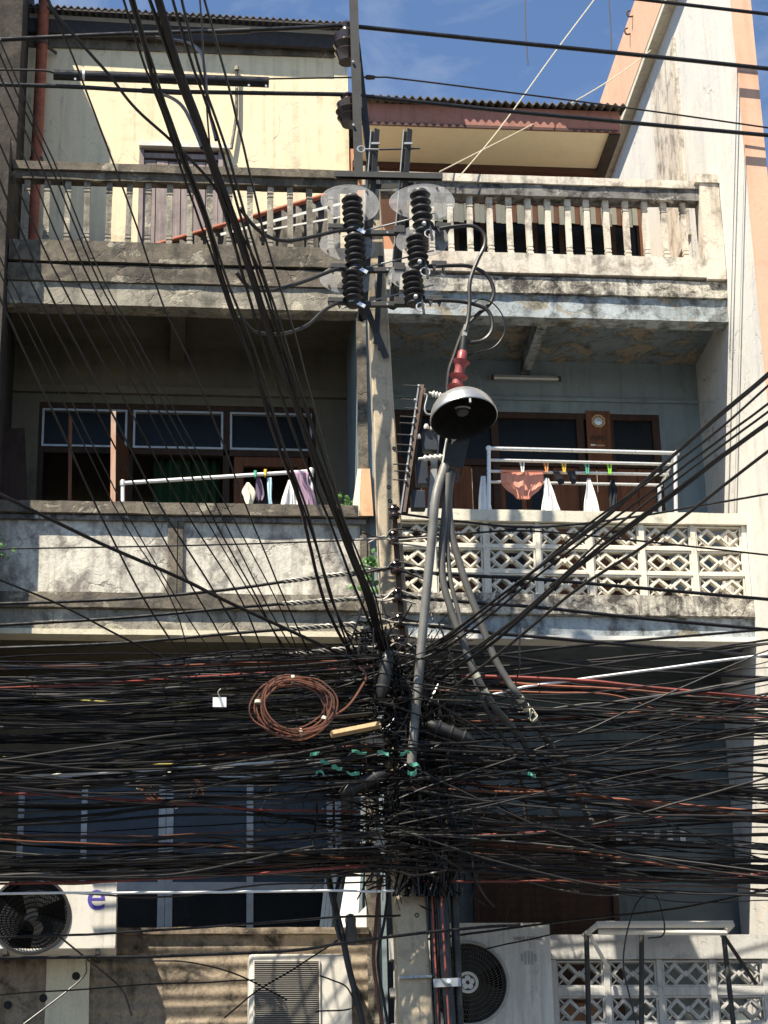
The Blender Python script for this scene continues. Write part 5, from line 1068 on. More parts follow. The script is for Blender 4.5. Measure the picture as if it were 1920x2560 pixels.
tag(tg.build('wire_tangle', MAT['black'], None, 0, P(1010, 1900, -1.4)), 'dense black tangle of loose wire ends and loops knotted round the pole', 'wires', None, 'stuff')
lg = MB()
for i in range(190):                                       # thin strands filling the bundle on both sides
    if i % 4 == 2: continue
    if i % 2: y0 = R2.choice((R2.gauss(1750, 50), R2.gauss(1930, 30), R2.gauss(2175, 20))); pts = [(x, y0 + R2.gauss(0, 7) + (R2.gauss(-16, 14)) * x / 900) for x in (-60, 180, 420, 660, 960)]
    else: y0 = R2.choice((R2.gauss(1850, 90), R2.gauss(1960, 70), R2.gauss(2120, 50))); sl_ = R2.gauss(10, 45); pts = [(x, y0 + R2.gauss(0, 7) + sl_ * (x - 1000) / 900) for x in (1000, 1220, 1450, 1700, 1970)]
    yy = R2.uniform(-1.7, -1.0); yy = (yy - 1.1, yy) if i % 2 else yy; lg.tube(path(pts, yy, 5, .02, i), R2.choice((.005, .006, .008, .010)), 4, False)
tag(lg.build('thin_strands', MAT['black'], None, 0, P(960, 1900, -1.35)), 'mass of thin black strands filling the cable bundles on both sides', 'wires', None, 'stuff')

# coils
def coil(name, label, q, rx, ry, n, mt, Yc, seed):
    c = P(*q, Yc); t = thing(name, label, 'cable coil', c); rr = random.Random(seed); s_ = pxm(Yc)
    for i in range(n):
        k = rr.uniform(.82, 1.10); ox, oz, oy = rr.gauss(0, .022), rr.gauss(0, .016), rr.gauss(0, .03); pts = []
        for a in range(41):
            th = a / 40 * 2 * math.pi; j = noise.noise(Vector((math.cos(th) * 1.5, math.sin(th) * 1.5, i * 3.1 + seed))) * .035
            pts.append((c.x + ox + (rx * s_ * k + j) * math.cos(th), c.y + oy, c.z + oz + (ry * s_ * 1.05 * k + j) * math.sin(th)))
        MB().tube(pts, .0075, 6, False).build('turn', MAT[mt], t)
    for th in (1.6, 3.0, 4.9, 5.8):
        d = Vector((rx * s_ * math.cos(th), 0, ry * s_ * 1.05 * math.sin(th))); tn = Vector((-d.z, 0, d.x)).normalized()
        MB().tube([c + d * .98 - tn * .012, c + d * .98 + tn * .012], .034, 10).build('tie', MAT['tape'], t)
    return t
coil('cable_coil', 'coil of brown cable hanging in the bundle left of the pole', (735, 1765), 88, 66, 11, 'brownwire', -2.35, 2)
coil('cable_coil', 'smaller brown cable coil half hidden behind wires over the lower left window', (425, 1975), 72, 36, 7, 'brownwire', -1.2, 7)
cable('drop_wire', [(820, 1798), (870, 1765), (905, 1715), (915, 1690), (898, 1665)], (-2.3, -1.85), 6, 'brownwire', 'brown tail of the big cable coil curling up to the pole', 'wire')
TGO = thing('cable_tag', 'small white tag hanging on the left bundle', 'tag', P(548, 1745, -2.55)); A, B = P(532, 1768, -2.55), P(566, 1744, -2.55)
MB().box(A.x, B.x, -2.556, -2.55, A.z, B.z).build('plate', MAT['whitewire'], TGO, .002); MB().tube(spline([P(550, 1744, -2.553), P(545, 1730, -2.553), P(552, 1722, -2.553)], 4), .004, 5).build('tie', MAT['tape'], TGO)
A, B = P(828, 1836, -2.0), P(950, 1812, -1.9)
tag(MB().bar(A, B, .045, .05, (0, -1, .5)).build('tan_board', MAT['board_tan'], None, .004, A), 'tan wooden board wedged in the wires left of the pole', 'board')
JB = thing('junction_box', 'small tan junction box below the wooden board in the wires', 'box', P(930, 1880, -1.5)); A, B = P(905, 1880, -1.5), P(958, 1838, -1.5)
MB().box(A.x, B.x, -1.6, -1.45, A.z, B.z).build('case', MAT['board_tan'], JB, .008); MB().box(A.x + .02, B.x - .02, -1.612, -1.601, A.z + .02, B.z - .02).build('lid', MAT['cap_cream'], JB, .003)
for i, q in enumerate(((800, 1905), (830, 1925), (775, 1893), (880, 1882), (945, 1885), (1000, 1890), (1025, 1915), (1020, 1940), (1320, 1940), (868, 1935), (790, 1935))):
    c = P(*q, -2.05); vs_ = []; n = 3; a0 = RND.uniform(-.5, .3); L = RND.uniform(.06, .13)
    for k in range(n + 1):
        p = c + Vector((math.cos(a0), 0, math.sin(a0))) * (L * k / n) + Vector((0, RND.uniform(-.02, .02), RND.uniform(-.015, .015))); vs_ += [p, p + Vector((RND.uniform(-.01, .01), RND.uniform(-.03, .0), RND.uniform(.014, .035)))]
    o = MB().add(vs_, [(k * 2, k * 2 + 2, k * 2 + 3, k * 2 + 1) for k in range(n)]).build('plastic_scrap', MAT['green_plastic'], None, 0, c)
    o.modifiers.new('thickness', 'SOLIDIFY').thickness = .003
    tag(o, 'torn green plastic scrap caught in the wires beside the pole', 'scrap', 'green plastic scraps in the wires')
for q, lb in (((945, 2085), 'white porcelain spool hanging in the tangle left of the pole, upper'), ((952, 2108), 'white porcelain spool hanging in the tangle left of the pole, lower')):
    c = P(*q, -1.6); o = MB().lathe([(.001, -.04), (.05, -.04), (.058, -.02), (.035, -.008), (.035, .01), (.055, .022), (.045, .04), (.001, .04)], c, (.3, 0, 1), 16).build('spool_insulator', MAT['porc_white'], None, 0, c); tag(o, lb, 'insulator')

# ================================================================== air conditioners
def text_mesh(body, size, loc, mat, parent, name):
    cu = bpy.data.curves.new(name, 'FONT'); cu.body = body; cu.size = size; cu.extrude = .0012; cu.align_x = 'LEFT'
    ob = bpy.data.objects.new('tmp_text', cu); COL.objects.link(ob)
    me = bpy.data.meshes.new_from_object(ob.evaluated_get(bpy.context.evaluated_depsgraph_get()))
    bpy.data.objects.remove(ob); bpy.data.curves.remove(cu)
    me.transform(Matrix.Rotation(math.pi / 2, 4, 'X')); me.materials.clear(); me.materials.append(mat)
    return place(name, me, parent, Vector(loc) - wloc(parent))
def rect_pt(x0, x1, z0, z1, cx, cz, a):
    dx, dz = math.cos(a), math.sin(a); t = 1e9
    if dx > 1e-9: t = min(t, (x1 - cx) / dx)
    if dx < -1e-9: t = min(t, (x0 - cx) / dx)
    if dz > 1e-9: t = min(t, (z1 - cz) / dz)
    if dz < -1e-9: t = min(t, (z0 - cz) / dz)
    return (cx + dx * t, cz + dz * t)
def fan_unit(label, x0, x1, z0, z1, y0, y1, fc, fr, mat, hub, dark):
    t = thing('air_conditioner', label, 'air conditioner', ((x0 + x1) / 2, y1, z0))
    cx, cz = fc
    MB().box(x0, x1, y0 + .031, y1, z0, z1).build('casing', mat, t, .012)
    ang = sorted([2 * math.pi * k / 56 for k in range(56)] + [math.atan2(z - cz, x - cx) % (2 * math.pi) for x in (x0, x1) for z in (z0, z1)])
    ang = [a for i, a in enumerate(ang) if i == 0 or a - ang[i - 1] > 1e-5]
    outer = [rect_pt(x0 + .004, x1 - .004, z0 + .004, z1 - .004, cx, cz, a) for a in ang]; inner = [(cx + fr * math.cos(a), cz + fr * math.sin(a)) for a in ang]
    MB().ring(outer, inner, y0, y0 + .03).build('front_panel', mat, t)
    MB().lathe([(.001, 0), (fr * 1.0, 0), (fr * 1.0, .004), (.001, .004)], (cx, y0 + .0295, cz), (0, -1, 0), 40).build('fan_well', MAT['ac_dark'], t)
    for k in range(3):
        a = k * 2.094 + .4; pts = []
        for r_, da in ((.2, -.15), (.9, -.55), (.95, .1), (.25, .4)): pts.append((cx + fr * r_ * math.cos(a + da), cz + fr * r_ * math.sin(a + da)))
        MB().prism(pts, y0 + .012, y0 + .02).build('fan_blade', MAT['grille'], t)
    g = MB()
    for k in range(1, 8):
        r_ = fr * (.20 + .79 * k / 7); g.tube([(cx + r_ * math.cos(a * 2 * math.pi / 44), y0 - .006 - .018 * (1 - (r_ / fr) ** 2), cz + r_ * math.sin(a * 2 * math.pi / 44)) for a in range(45)], .0028, 4, False)
    for k in range(72):
        a = 2 * math.pi * k / 72; g.tube([(cx + fr * q * math.cos(a + .5 * q), y0 - .004 - .018 * (1 - q * q), cz + fr * q * math.sin(a + .5 * q)) for q in (.2, .4, .6, .8, 1.0)], .0024, 4, False)
    go = g.build('fan_grille', MAT['grille2'] if hub else MAT['grille'], t); go['kind'] = 'stuff'
    g = MB().lathe([(fr * .96, 0), (fr * 1.05, 0), (fr * 1.05, .014), (fr * .98, .016), (fr * .96, 0)], (cx, y0 - .001, cz), (0, -1, 0), 48); g.f = g.f[:-2]; g.sm = g.sm[:-2]; g.mi = g.mi[:-2]
    g.build('fan_rim', dark, t)
    if hub:
        hr = fr * .27
        MB().lathe([(.001, 0), (hr, 0), (hr, .006), (hr * .86, .006), (.001, .006)], (cx, y0 - .026, cz), (0, -1, 0), 28).build('hub', MAT['grille2'], t)
        hg = MB().lathe([(hr * .72, .0), (hr * .98, .0), (hr * .98, .010), (hr * .72, .010), (hr * .72, .0)], (cx, y0 - .0325, cz), (0, -1, 0), 28); hg.f = hg.f[:-2]; hg.sm = hg.sm[:-2]; hg.mi = hg.mi[:-2]; hg.build('hub_ring', MAT['ac_white'], t)
        for k in range(5):
            a = math.pi / 2 + k * 2 * math.pi / 5; MB().lathe([(.001, 0), (hr * .27, 0), (hr * .24, .006), (.001, .008)], (cx + hr * .40 * math.cos(a), y0 - .032, cz + hr * .40 * math.sin(a)), (0, -1, 0), 14).build('petal', MAT['porc_white'], t)
        MB().lathe([(.001, 0), (hr * .2, 0), (.001, .012)], (cx, y0 - .036, cz), (0, -1, 0), 12).build('hub_cap', MAT['brown_trim'], t)
    return t
Ya = -.48
A, B = P(1118, 2620, Ya), P(1380, 2306, Ya); f_ = P(1168, 2458, Ya)
ac1 = fan_unit('grey white air conditioner with flower hub fan and dark lettering at the lower right', XX(1090, 2450, Ya), B.x - .02, A.z, P(1250, 2306, Ya).z, Ya, -.08, (f_.x, f_.z), 95 * pxm(Ya), MAT['ac_grey'], True, MAT['louver'])
text_mesh('SAIJO DENKI', .044, P(1284, 2350, Ya - .002), MAT['dark_print'], ac1, 'lettering')
for k, hh in enumerate((.07, .12, .12, .12, .07)):
    c = P(1305 + k * 8.5, 2394 + (k % 2), Ya - .001); MB().prism([(c.x - .009, c.z - hh / 2), (c.x + .009, c.z - hh / 2), (c.x + .009, c.z + hh / 2), (c.x - .009, c.z + hh / 2)], Ya - .0035, Ya - .0005).build('bar_emblem', MAT['grey_print'], ac1)
for x in (XX(1110, 2450, Ya), B.x - .15): MB().box(x, x + .05, -.50, -.02, A.z - .06, A.z - .002).build('bracket', MAT['steel'], ac1)
Yb_ = -.46
z1 = ZZ(150, 2203, Yb_); z0 = ZZ(150, 2372, Yb_); f_ = P(76, 2288, Yb_)
ac2 = fan_unit('white air conditioner with black fan and violet letter e at the lower left edge', XX(-75, 2290, Yb_), XX(291, 2290, Yb_), z0, z1, Yb_, -.1, (f_.x, f_.z), 88 * pxm(Yb_), MAT['ac_white'], False, MAT['ac_dark'])
text_mesh('e', .37, P(214, 2273, Yb_ - .002), MAT['blue_print'], ac2, 'letter')
MB().box(XX(-75, 2300, Yb_), XX(287, 2300, Yb_), -.44, -.06, z1 + .16, z1 + .18).build('shade_board', MAT['ac_grey'], ac2, .004)
for x in (XX(10, 2300, Yb_), XX(240, 2300, Yb_)):
    MB().box(x, x + .04, -.48, -.055, z0 - .05, z0 - .002).build('bracket', MAT['steel'], ac2); MB().box(x, x + .03, -.12, -.09, z1, z1 + .158).build('stand', MAT['steel'], ac2)
Yc_ = -.40
x0, x1, z1 = XX(622, 2480, Yc_), XX(880, 2480, Yc_), ZZ(750, 2384, Yc_); z0 = z1 - .92
AC3 = thing('air_conditioner', 'white air conditioner with tall dark louvred grille at the bottom centre left', 'air conditioner', ((x0 + x1) / 2, -.1, z0))
MB().box(x0, x1, Yc_, -.08, z0, z1).build('casing', MAT['ac_white'], AC3, .03)
xa, xb, za = XX(636, 2480, Yc_), XX(797, 2480, Yc_), ZZ(700, 2404, Yc_)
MB().box(xa, xb, Yc_ - .004, Yc_ + .002, z0 + .06, za).build('grille_back', MAT['ac_dark'], AC3)
n = 44
for k in range(n): 
    z = z0 + .07 + (za - z0 - .08) * k / (n - 1); MB().obox(((xa + xb) / 2, Yc_ - .012, z), (1, 0, 0), (0, 1, .6), (0, -.6, 1), (xb - xa) / 2 - .006, .009, .0032).build('louver', MAT['louver'], AC3)
MB().ring([(xa - .012, z0 + .05), (xb + .012, z0 + .05), (xb + .012, za + .012), (xa - .012, za + .012)], [(xa, z0 + .062), (xb, z0 + .062), (xb, za), (xa, za)], Yc_ - .018, Yc_ - .001).build('grille_frame', MAT['ac_white'], AC3)
for x in (x0 + .1, x1 - .15): MB().box(x, x + .05, -.42, -.02, z0 - .06, z0 - .002).build('bracket', MAT['steel'], AC3)

# white pipe rack on the lower right parapet
PR = thing('pipe_rack', 'white folding pipe rack on the lower right breeze block parapet', 'rack', P(1640, 2340, -.3))
def tb(a, b, Ya_, Yb2, r, mat, nm): MB().tube([P(*a, Ya_), P(*b, Yb2)], r, 10).build(nm, MAT[mat], PR)
tb((1492, 2312), (1832, 2310), -.55, -.55, .032, 'white_paint', 'bar'); tb((1496, 2330), (1818, 2332), -.42, -.42, .024, 'white_paint', 'bar')
tb((1494, 2312), (1462, 2338), -.55, -.25, .026, 'white_paint', 'side_bar'); tb((1830, 2312), (1805, 2338), -.55, -.25, .026, 'white_paint', 'side_bar')
for a, b in (((1466, 2330), (1473, 2600)), ((1604, 2312), (1604, 2600)), ((1808, 2330), (1838, 2600))): tb(a, b, -.3, -.3, .024, 'steel', 'post')
tb((1476, 2340), (1520, 2420), -.32, -.08, .018, 'white_paint', 'strut'); tb((1810, 2340), (1890, 2460), -.32, -.08, .018, 'steel', 'strut')

# leaning white board; pointed board standing in for a sunlit triangle by the pole foot
tag(MB().hexa([P(840, 2345, .2), P(892, 2345, .2), P(892, 2345, .24), P(840, 2345, .24), P(868, 2172, .32), P(902, 2176, .32), P(902, 2176, .36), P(868, 2172, .36)]).build('white_board', MAT['pvc'], None, 0, P(866, 2345, .2)), 'white board leaning beside the divider left of the pole foot', 'board')
tag(MB().hexa([P(884, 2345, .1), P(932, 2345, .1), P(932, 2345, .13), P(884, 2345, .13), P(886, 2294, .1), P(928, 2252, .1), P(928, 2252, .13), P(886, 2294, .13)]).build('white_board', MAT['pvc'], None, 0, P(908, 2345, .1)), 'white pointed board shaped as a sunlit patch left of the pole foot', 'board')
for i in range(3): 
    a = P(838 - i * 10 - 16, 2330, YB - .1), P(850 - i * 10 - 12, 2185, YB - .1); tag(MB().bar(a[0], a[1], .035, .02).build('pale_slat', MAT['pvc'], None, .002, a[0]), 'narrow pale slat leaning at the right end of the lower left window', 'slat', 'pale slats by the lower window')
BTL = thing('cable_joint', 'grey blue cable joint hanging on the wires beside the louvred unit', 'cable joint', P(878, 2340, -1.02))
MB().lathe([(.001, 0), (.03, 0), (.05, .03), (.055, .10), (.045, .17), (.05, .22), (.03, .26), (.001, .27)], P(880, 2362, -1.02), (-.05, 0, 1), 14).build('body', MAT['conduit'], BTL)
MB().lathe([(.001, 0), (.03, 0), (.03, .04), (.001, .05)], P(878, 2306, -1.02), (0, 0, 1), 12).build('cap', MAT['ac_dark'], BTL)

# ================================================================== things on the balconies
dp = [(106, -20), (98, 150), (92, 300), (85, 460), (76, 615)]
DPO = thing('drainpipe', 'rust red drainpipe down the upper left wall', 'pipe', P(76, 615, 1.15))
MB().tube([P(112, -30, 1.2), P(96, 300, 1.2), P(77, 640, 1.15)], .062, 14).build('pipe', MAT['rust_pipe'], DPO)
for q in ((103, 110), (91, 400)): c = P(*q, 1.2); MB().lathe([(.066, -.02), (.074, -.02), (.074, .02), (.066, .02)], c, (0, 0, 1), 16).bar(c + Vector((.05, .03, 0)), c + Vector((.16, .17, 0)), .02, .03, (0, 0, 1)).build('collar', MAT['rust_steel'], DPO)
# leaning corrugated sheet with red rim behind the left balustrade
A, B = P(385, 616, .45), P(850, 478, .75); dn = Vector((0, .18, -.95)).normalized()
SHT = thing('roofing_sheet', 'dark corrugated sheet with red rim leaning behind the left balustrade', 'roofing sheet', P(640, 640, .7)); vs_ = []; n = 90
for i in range(n + 1):
    p = A.lerp(B, i / n); d = .012 * math.sin(i * .9)
    zb = 12.18; k = max(0.02, (p.z - zb)); 
    vs_ += [p + Vector((0, d, 0)), Vector((p.x + .02, p.y + d + .25 * k, zb))]
o = MB().add(vs_, [(i * 2, i * 2 + 1, i * 2 + 3, i * 2 + 2) for i in range(n)], True).build('sheet', MAT['corr'], SHT); o.modifiers.new('thickness', 'SOLIDIFY').thickness = .006
MB().tube([A + Vector((-.05, 0, -.01)), B], .028, 10).build('rim', MAT['rust_pipe'], SHT)
MB().bar(A.lerp(B, .35) + Vector((0, -.01, -.10)), B + Vector((0, -.01, -.16)), .03, .01).build('pale_batten', MAT['white_paint'], SHT)
MB().bar(A.lerp(B, .55) + Vector((0, -.012, -.2)), B + Vector((0, -.012, -.32)), .02, .01).build('pale_batten', MAT['white_paint'], SHT)
bb = P(195, 605, .5); tag(MB().hexa([bb + Vector(v) for v in ((-.06, 0, -.03), (.08, 0, -.04), (.08, .1, -.04), (-.06, .1, -.03), (-.01, 0, .05), (.07, 0, .09), (.07, .1, .09), (-.01, .1, .05))]).build('black_bag', MAT['ac_dark'], None, .012, bb), 'small black bag slumped behind the left balustrade', 'bag')
# stained pipe stub on the cream wall
st = thing('vent_pipe', 'grey stained vent pipe on the cream wall above the old door', 'pipe', P(585, 300, YB - .06))
MB().tube([P(592, 172, YB - .05), P(591, 290, YB - .05), P(578, 372, YB - .05)], .018, 10).build('pipe', MAT['moulding'], st); MB().lathe([(.001, 0), (.03, 0), (.022, .05), (.001, .05)], P(592, 176, YB - .05), (0, 0, 1), 10).build('cap', MAT['stained_pale'], st)
# dark planks leaning at the left of the middle balcony, worn red posts, timber post
for i, (x0, x1, y0) in enumerate(((-12, 12, 1062), (8, 28, 1078), (24, 62, 1072))):
    a, b = P((x0 + x1) / 2 + 8, 1275, .35 + .03 * i), P((x0 + x1) / 2, y0, .55 + .03 * i)
    tag(MB().bar(a, b, (x1 - x0) * pxm(.4), .025).build('plank', MAT['dark_wood'], None, .003, a), 'dark plank leaning at the left end of the middle balcony', 'plank', 'dark planks at the left end of the middle balcony')
for q, lb, h in (((282, 1275, 1030), 'worn red and white wooden post standing at the left parapet', .05), ((174, 1275, 1042), 'thin dark red post left of the worn one on the middle balcony', .035)):
    a, b = P(q[0], q[1] + 20, .38), P(q[0] + 2, q[2], .38); tag(MB().bar(a, b, h, h).build('wooden_post', MAT['worn_post'] if h > .04 else MAT['brown_wood'], None, .004, a), lb, 'post')
A = P(908, 1290, -.1); TP = thing('timber_post', 'tapered peach and cream timber post standing behind the utility pole', 'post', A)
pf = [P(900, 1290, -.12), P(934, 1290, -.12), P(925, 1172, -.12), P(904, 1172, -.12)]; pbk = [P(884, 1290, .05), P(934, 1290, .05), P(925, 1172, .02), P(900, 1172, .02)]
MB().hexa([pf[0], pf[1], pbk[1], pbk[0], pf[3], pf[2], pbk[2], pbk[3]]).build('post', MAT['peach_wood'], TP, .004)
MB().hexa([v + Vector((-.004, .0, 0)) for v in (pbk[0] + Vector((-.02, 0, 0)), pf[0], pf[0] + Vector((.001, .004, 0)), pbk[0], pbk[3] + Vector((-.02, 0, 0)), pf[3], pf[3] + Vector((.001, .004, 0)), pbk[3])]).build('cream_side_board', MAT['cap_cream'], TP)
# laundry
def hang(name, left, right, Y, folds, amp, mat, label, nx=16, cat='laundry', parent=None, seed=0):
    n = len(left); L = spline([P(x, y, Y) for x, y in left], 4); Rr = spline([P(x, y, Y) for x, y in right], 4); vs_ = []; m_ = len(L)
    for i, (a, b) in enumerate(zip(L, Rr)):
        for k in range(nx + 1):
            t = k / nx; p = a.lerp(b, t); g = .35 + .65 * i / m_
            w1 = noise.noise(Vector((t * folds * 1.7 + seed * 5, i * .06, seed))); w2 = noise.noise(Vector((t * folds * 4.1 + seed * 3, i * .13, seed + 9)))
            edge = 1 if k in (0, nx) else 0
            vs_.append(p + Vector((edge * .5 * amp * w2, amp * g * (2.2 * w1 + .9 * w2), .5 * amp * g * w1 + (1.2 * amp * w1 if i == m_ - 1 else 0))))
    o = MB().add(vs_, [(i * (nx + 1) + k, (i + 1) * (nx + 1) + k, (i + 1) * (nx + 1) + k + 1, i * (nx + 1) + k + 1) for i in range(m_ - 1) for k in range(nx)], True).build(name, MAT[mat], parent, 0, P(*left[0], Y))
    o.modifiers.new('thickness', 'SOLIDIFY').thickness = .004
    if parent is None: tag(o, label, cat)
    return o
YK = -.02
CR = thing('drying_rack', 'aluminium drying rack standing on the right breeze block parapet', 'drying rack', P(1450, 1285, YK))
def tr(a, b, ya, yb, r): MB().tube([P(*a, ya), P(*b, yb)], r, 10).build('rail', MAT['alu_bright'], CR)
tr((1222, 1121), (1692, 1133), YK, YK, .020); tr((1222, 1150), (1680, 1161), YK + .1, YK + .1, .016); tr((1222, 1178), (1672, 1187), YK + .2, YK + .2, .016); tr((1224, 1205), (1656, 1213), YK + .3, YK + .3, .016)
for a, b, y in (((1222, 1124), (1222, 1288), YK), ((1688, 1134), (1690, 1294), YK), ((1648, 1212), (1650, 1290), YK + .3)): MB().tube([P(*a, y), P(*b, y)], .02, 10).build('post', MAT['alu_bright'], CR)
MB().tube([P(1690, 1135, YK), P(1652, 1214, YK + .3)], .014, 8).build('side_bar', MAT['alu_bright'], CR); MB().tube([P(1222, 1123, YK), P(1224, 1206, YK + .3)], .014, 8).build('side_bar', MAT['alu_bright'], CR)
for q in ((1222, 1121), (1692, 1133)): MB().lathe([(.001, -.025), (.026, -.02), (.028, .015), (.012, .028), (.001, .03)], P(*q, YK), (0, 0, 1), 12).build('corner_cap', MAT['pvc'], CR)
BR = hang('briefs', [(1253, 1175), (1252, 1195), (1254, 1210), (1268, 1226), (1284, 1236), (1294, 1248)], [(1358, 1176), (1359, 1195), (1357, 1210), (1346, 1228), (1332, 1238), (1324, 1248)], YK + .17, 5, .012, 'cl_pink', 'pink cotton briefs pegged on the drying rack', 40)
for pa_ in (((1255, 1209), (1262, 1204), (1276, 1208), (1290, 1222), (1296, 1240), (1295, 1247)), ((1357, 1210), (1350, 1204), (1338, 1208), (1326, 1222), (1321, 1240), (1323, 1247))):
    MB().tube(spline([P(x, y, YK + .145) for x, y in pa_], 6), .006, 6).build('leg_trim', MAT['cl_pink'], BR)
MB().tube([P(1253, 1177, YK + .15), P(1306, 1178, YK + .148), P(1358, 1178, YK + .15)], .011, 6).build('waistband', MAT['cl_pink'], BR)
hang('white_cloth', [(1363, 1195), (1360, 1225), (1356, 1255), (1352, 1290)], [(1370, 1195), (1382, 1225), (1392, 1255), (1402, 1278)], YK + .1, 2.5, .03, 'cl_white', 'white cloth hanging right of the pink briefs', 16, 'laundry', None, 1)
hang('white_cloth', [(1468, 1196), (1464, 1225), (1460, 1255), (1459, 1290)], [(1474, 1196), (1484, 1225), (1492, 1255), (1498, 1290)], YK + .1, 2.5, .03, 'cl_white', 'white cloth hanging under the green peg', 16, 'laundry', None, 2)
hang('white_cloth', [(1203, 1190), (1199, 1225), (1197, 1255), (1196, 1290)], [(1214, 1190), (1219, 1225), (1226, 1255), (1232, 1290)], YK + .02, 2, .025, 'cl_white', 'white patterned cloth at the left post of the drying rack', 16, 'laundry', None, 3)
hang('dark_cloth', [(1526, 1200), (1523, 1225), (1524, 1255), (1526, 1288)], [(1534, 1200), (1543, 1225), (1542, 1255), (1540, 1288)], YK + .15, 2, .025, 'cl_charcoal', 'dark cloth hanging under the lime green peg', 12, 'laundry', None, 4)
hang('sock', [(1382, 1178), (1388, 1192), (1394, 1204), (1398, 1212)], [(1398, 1178), (1405, 1192), (1411, 1203), (1410, 1210)], YK + .18, 1, .01, 'cl_charcoal', 'dark sock on the drying rack, nearer the pink briefs', 8, 'sock', None, 5)
hang('sock', [(1417, 1178), (1421, 1192), (1426, 1203), (1429, 1211)], [(1438, 1178), (1441, 1192), (1441, 1203), (1438, 1210)], YK + .18, 1, .01, 'cl_charcoal', 'dark sock on the drying rack, right of the yellow peg', 8, 'sock', None, 6)
for (q, mt, lb) in (((1306, 1168), 'white', 'white clothes peg on the pink briefs'), ((1366, 1168), 'orange', 'orange clothes peg beside the pink briefs'), ((1410, 1168), 'yellow', 'yellow clothes peg between the dark socks'), ((1468, 1172), 'green', 'sea green clothes peg above the white cloth'), ((1524, 1172), 'lime', 'lime green clothes peg above the dark cloth')):
    c = P(*q, YK + .12); t = thing('clothes_peg', lb, 'clothes peg', c)
    for s_ in (-1, 1):
        MB().hexa([c + Vector(v) for v in ((s_ * .006 - .006, -.012, -.06), (s_ * .006 + .006, -.012, -.06), (s_ * .006 + .006, .012, -.06), (s_ * .006 - .006, .012, -.06), (s_ * .018 - .008, -.014, .06), (s_ * .018 + .008, -.014, .06), (s_ * .018 + .008, .014, .06), (s_ * .018 - .008, .014, .06))]).build('jaw', MAT['peg_' + mt], t, .003)
    MB().tube([c + Vector((-.016, 0, .005)), c + Vector((.016, 0, .005))], .014, 8).build('spring', MAT['steel_light'], t)
WP = thing('washing_pole', 'white plastic pipe washing pole over the left parapet', 'drying rack', P(307, 1275, .0))
for a, b in (((307, 1208), (778, 1178)), ((307, 1206), (307, 1275)), ((778, 1176), (780, 1270))): MB().tube([P(*a, .02), P(*b, .02)], .019, 10).build('pipe', MAT['pvc'], WP)
for q in ((307, 1208), (778, 1178)): MB().lathe([(.001, -.035), (.026, -.03), (.028, .02), (.02, .032), (.001, .033)], P(*q, .02), (0, 0, 1), 12).build('elbow', MAT['alu'], WP)
hang('cream_cloth', [(618, 1206), (604, 1228), (610, 1245), (612, 1275)], [(622, 1206), (637, 1225), (638, 1242), (622, 1275)], .0, 1.2, .03, 'cl_cream', 'cream cloth hanging first on the left washing pole', 12, 'laundry', None, 7)
hang('violet_cloth', [(641, 1192), (640, 1215), (640, 1240), (642, 1252)], [(648, 1192), (656, 1210), (660, 1235), (655, 1252)], .03, 1.5, .02, 'cl_violet', 'dusky violet cloth next to the cream cloth', 10, 'laundry', None, 8)
hang('dark_cloth', [(622, 1252), (630, 1262), (632, 1275)], [(668, 1240), (672, 1260), (668, 1275)], .06, 1.5, .02, 'cl_charcoal', 'black cloth under the violet one on the left washing pole', 10, 'laundry', None, 9)
hang('blue_towel', [(668, 1194), (669, 1215), (670, 1245), (672, 1275)], [(678, 1194), (680, 1215), (679, 1245), (684, 1275)], .0, 1.5, .02, 'cl_skyblue', 'narrow sky blue towel on the left washing pole', 10, 'laundry', None, 10)
hang('white_shirt', [(722, 1200), (712, 1225), (704, 1250), (698, 1275)], [(733, 1195), (740, 1225), (744, 1250), (748, 1275)], .0, 2, .03, 'cl_white', 'greyish white shirt hanging beside the mauve blouse', 14, 'laundry', None, 11)
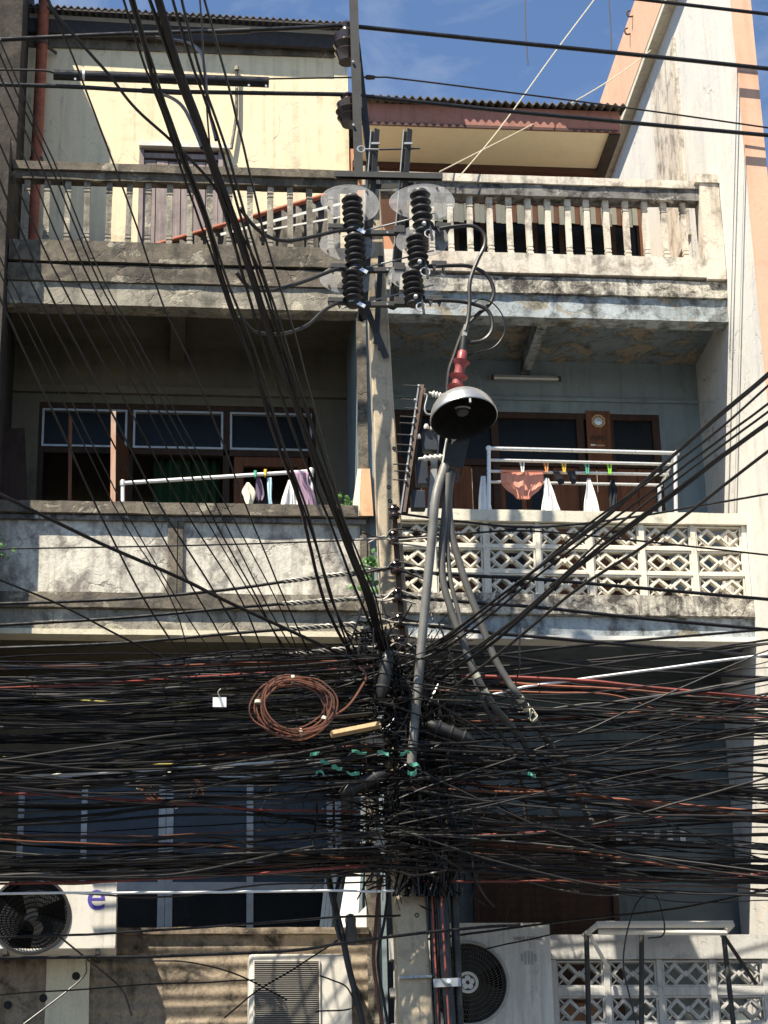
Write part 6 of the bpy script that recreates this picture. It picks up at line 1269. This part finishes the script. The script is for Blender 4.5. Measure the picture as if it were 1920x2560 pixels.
hang('mauve_blouse', [(724, 1178), (732, 1205), (745, 1235), (752, 1275)], [(772, 1178), (770, 1205), (786, 1235), (792, 1272)], -.03, 3, .035, 'cl_mauve', 'crumpled mauve blouse at the right end of the left washing pole', 18, 'laundry', None, 12)
for q, mt, lb in (((638, 1187), 'green', 'small green peg on the left washing pole'), ((663, 1184), 'yellow', 'small yellow peg on the left washing pole')):
    c = P(*q, .0); o = MB().hexa([c + Vector(v) for v in ((-.006, -.03, -.03), (.006, -.03, -.03), (.006, .03, -.03), (-.006, .03, -.03), (-.014, -.03, .035), (.014, -.03, .035), (.014, .03, .035), (-.014, .03, .035))]).build('clothes_peg', MAT['peg_' + mt], None, .003, c); tag(o, lb, 'clothes peg')
# vines
def leafmesh():
    o_ = [(0, 0), (.35, .12), (.5, .42), (.34, .75), (0, 1.05), (-.34, .75), (-.5, .42), (-.35, .12)]
    me = bpy.data.meshes.new('leaf'); vs_ = [(x, .12 * abs(x) + .05 * y, y) for x, y in o_] + [(0, 0, .5)]
    me.from_pydata(vs_, [], [(i, (i + 1) % 8, 8) for i in range(8)]); me.materials.append(MAT['leaf']); me.update(); return me
LM = leafmesh()
def vine(label, stems, Y, n, size, name='vine'):
    t = thing(name, label, 'plant', P(*stems[0][0], Y))
    for s_ in stems:
        pa = path(s_, Y, 8, .02, n); MB().tube(pa, .006, 5).build('stem', MAT['leaf'], t)
        for i in range(n):
            p = pa[RND.randrange(len(pa))] + Vector((RND.gauss(0, .05), RND.gauss(-.03, .04), RND.gauss(0, .04)))
            o = place('leaf', LM, t, p - wloc(t)); k = size * RND.uniform(.6, 1.25); o.scale = (k, k, k); o.rotation_euler = (RND.uniform(-.9, .4), RND.uniform(-2.6, 2.6), RND.uniform(-.9, .9))
vine('green climbing vine growing up the divider behind the pole', [[(935, 1490), (925, 1440), (932, 1400)], [(915, 1490), (910, 1445), (920, 1405)]], -.2, 34, .058)
vine('small green plant peeping over the left parapet beside the timber post', [[(850, 1275), (860, 1262), (872, 1245)], [(885, 1280), (870, 1262), (862, 1255)]], .1, 22, .045, 'potted_plant')
vine('leafy twig poking in at the left edge', [[(-12, 1420), (-2, 1385), (-6, 1345)]], -.5, 26, .045, 'leafy_twig')
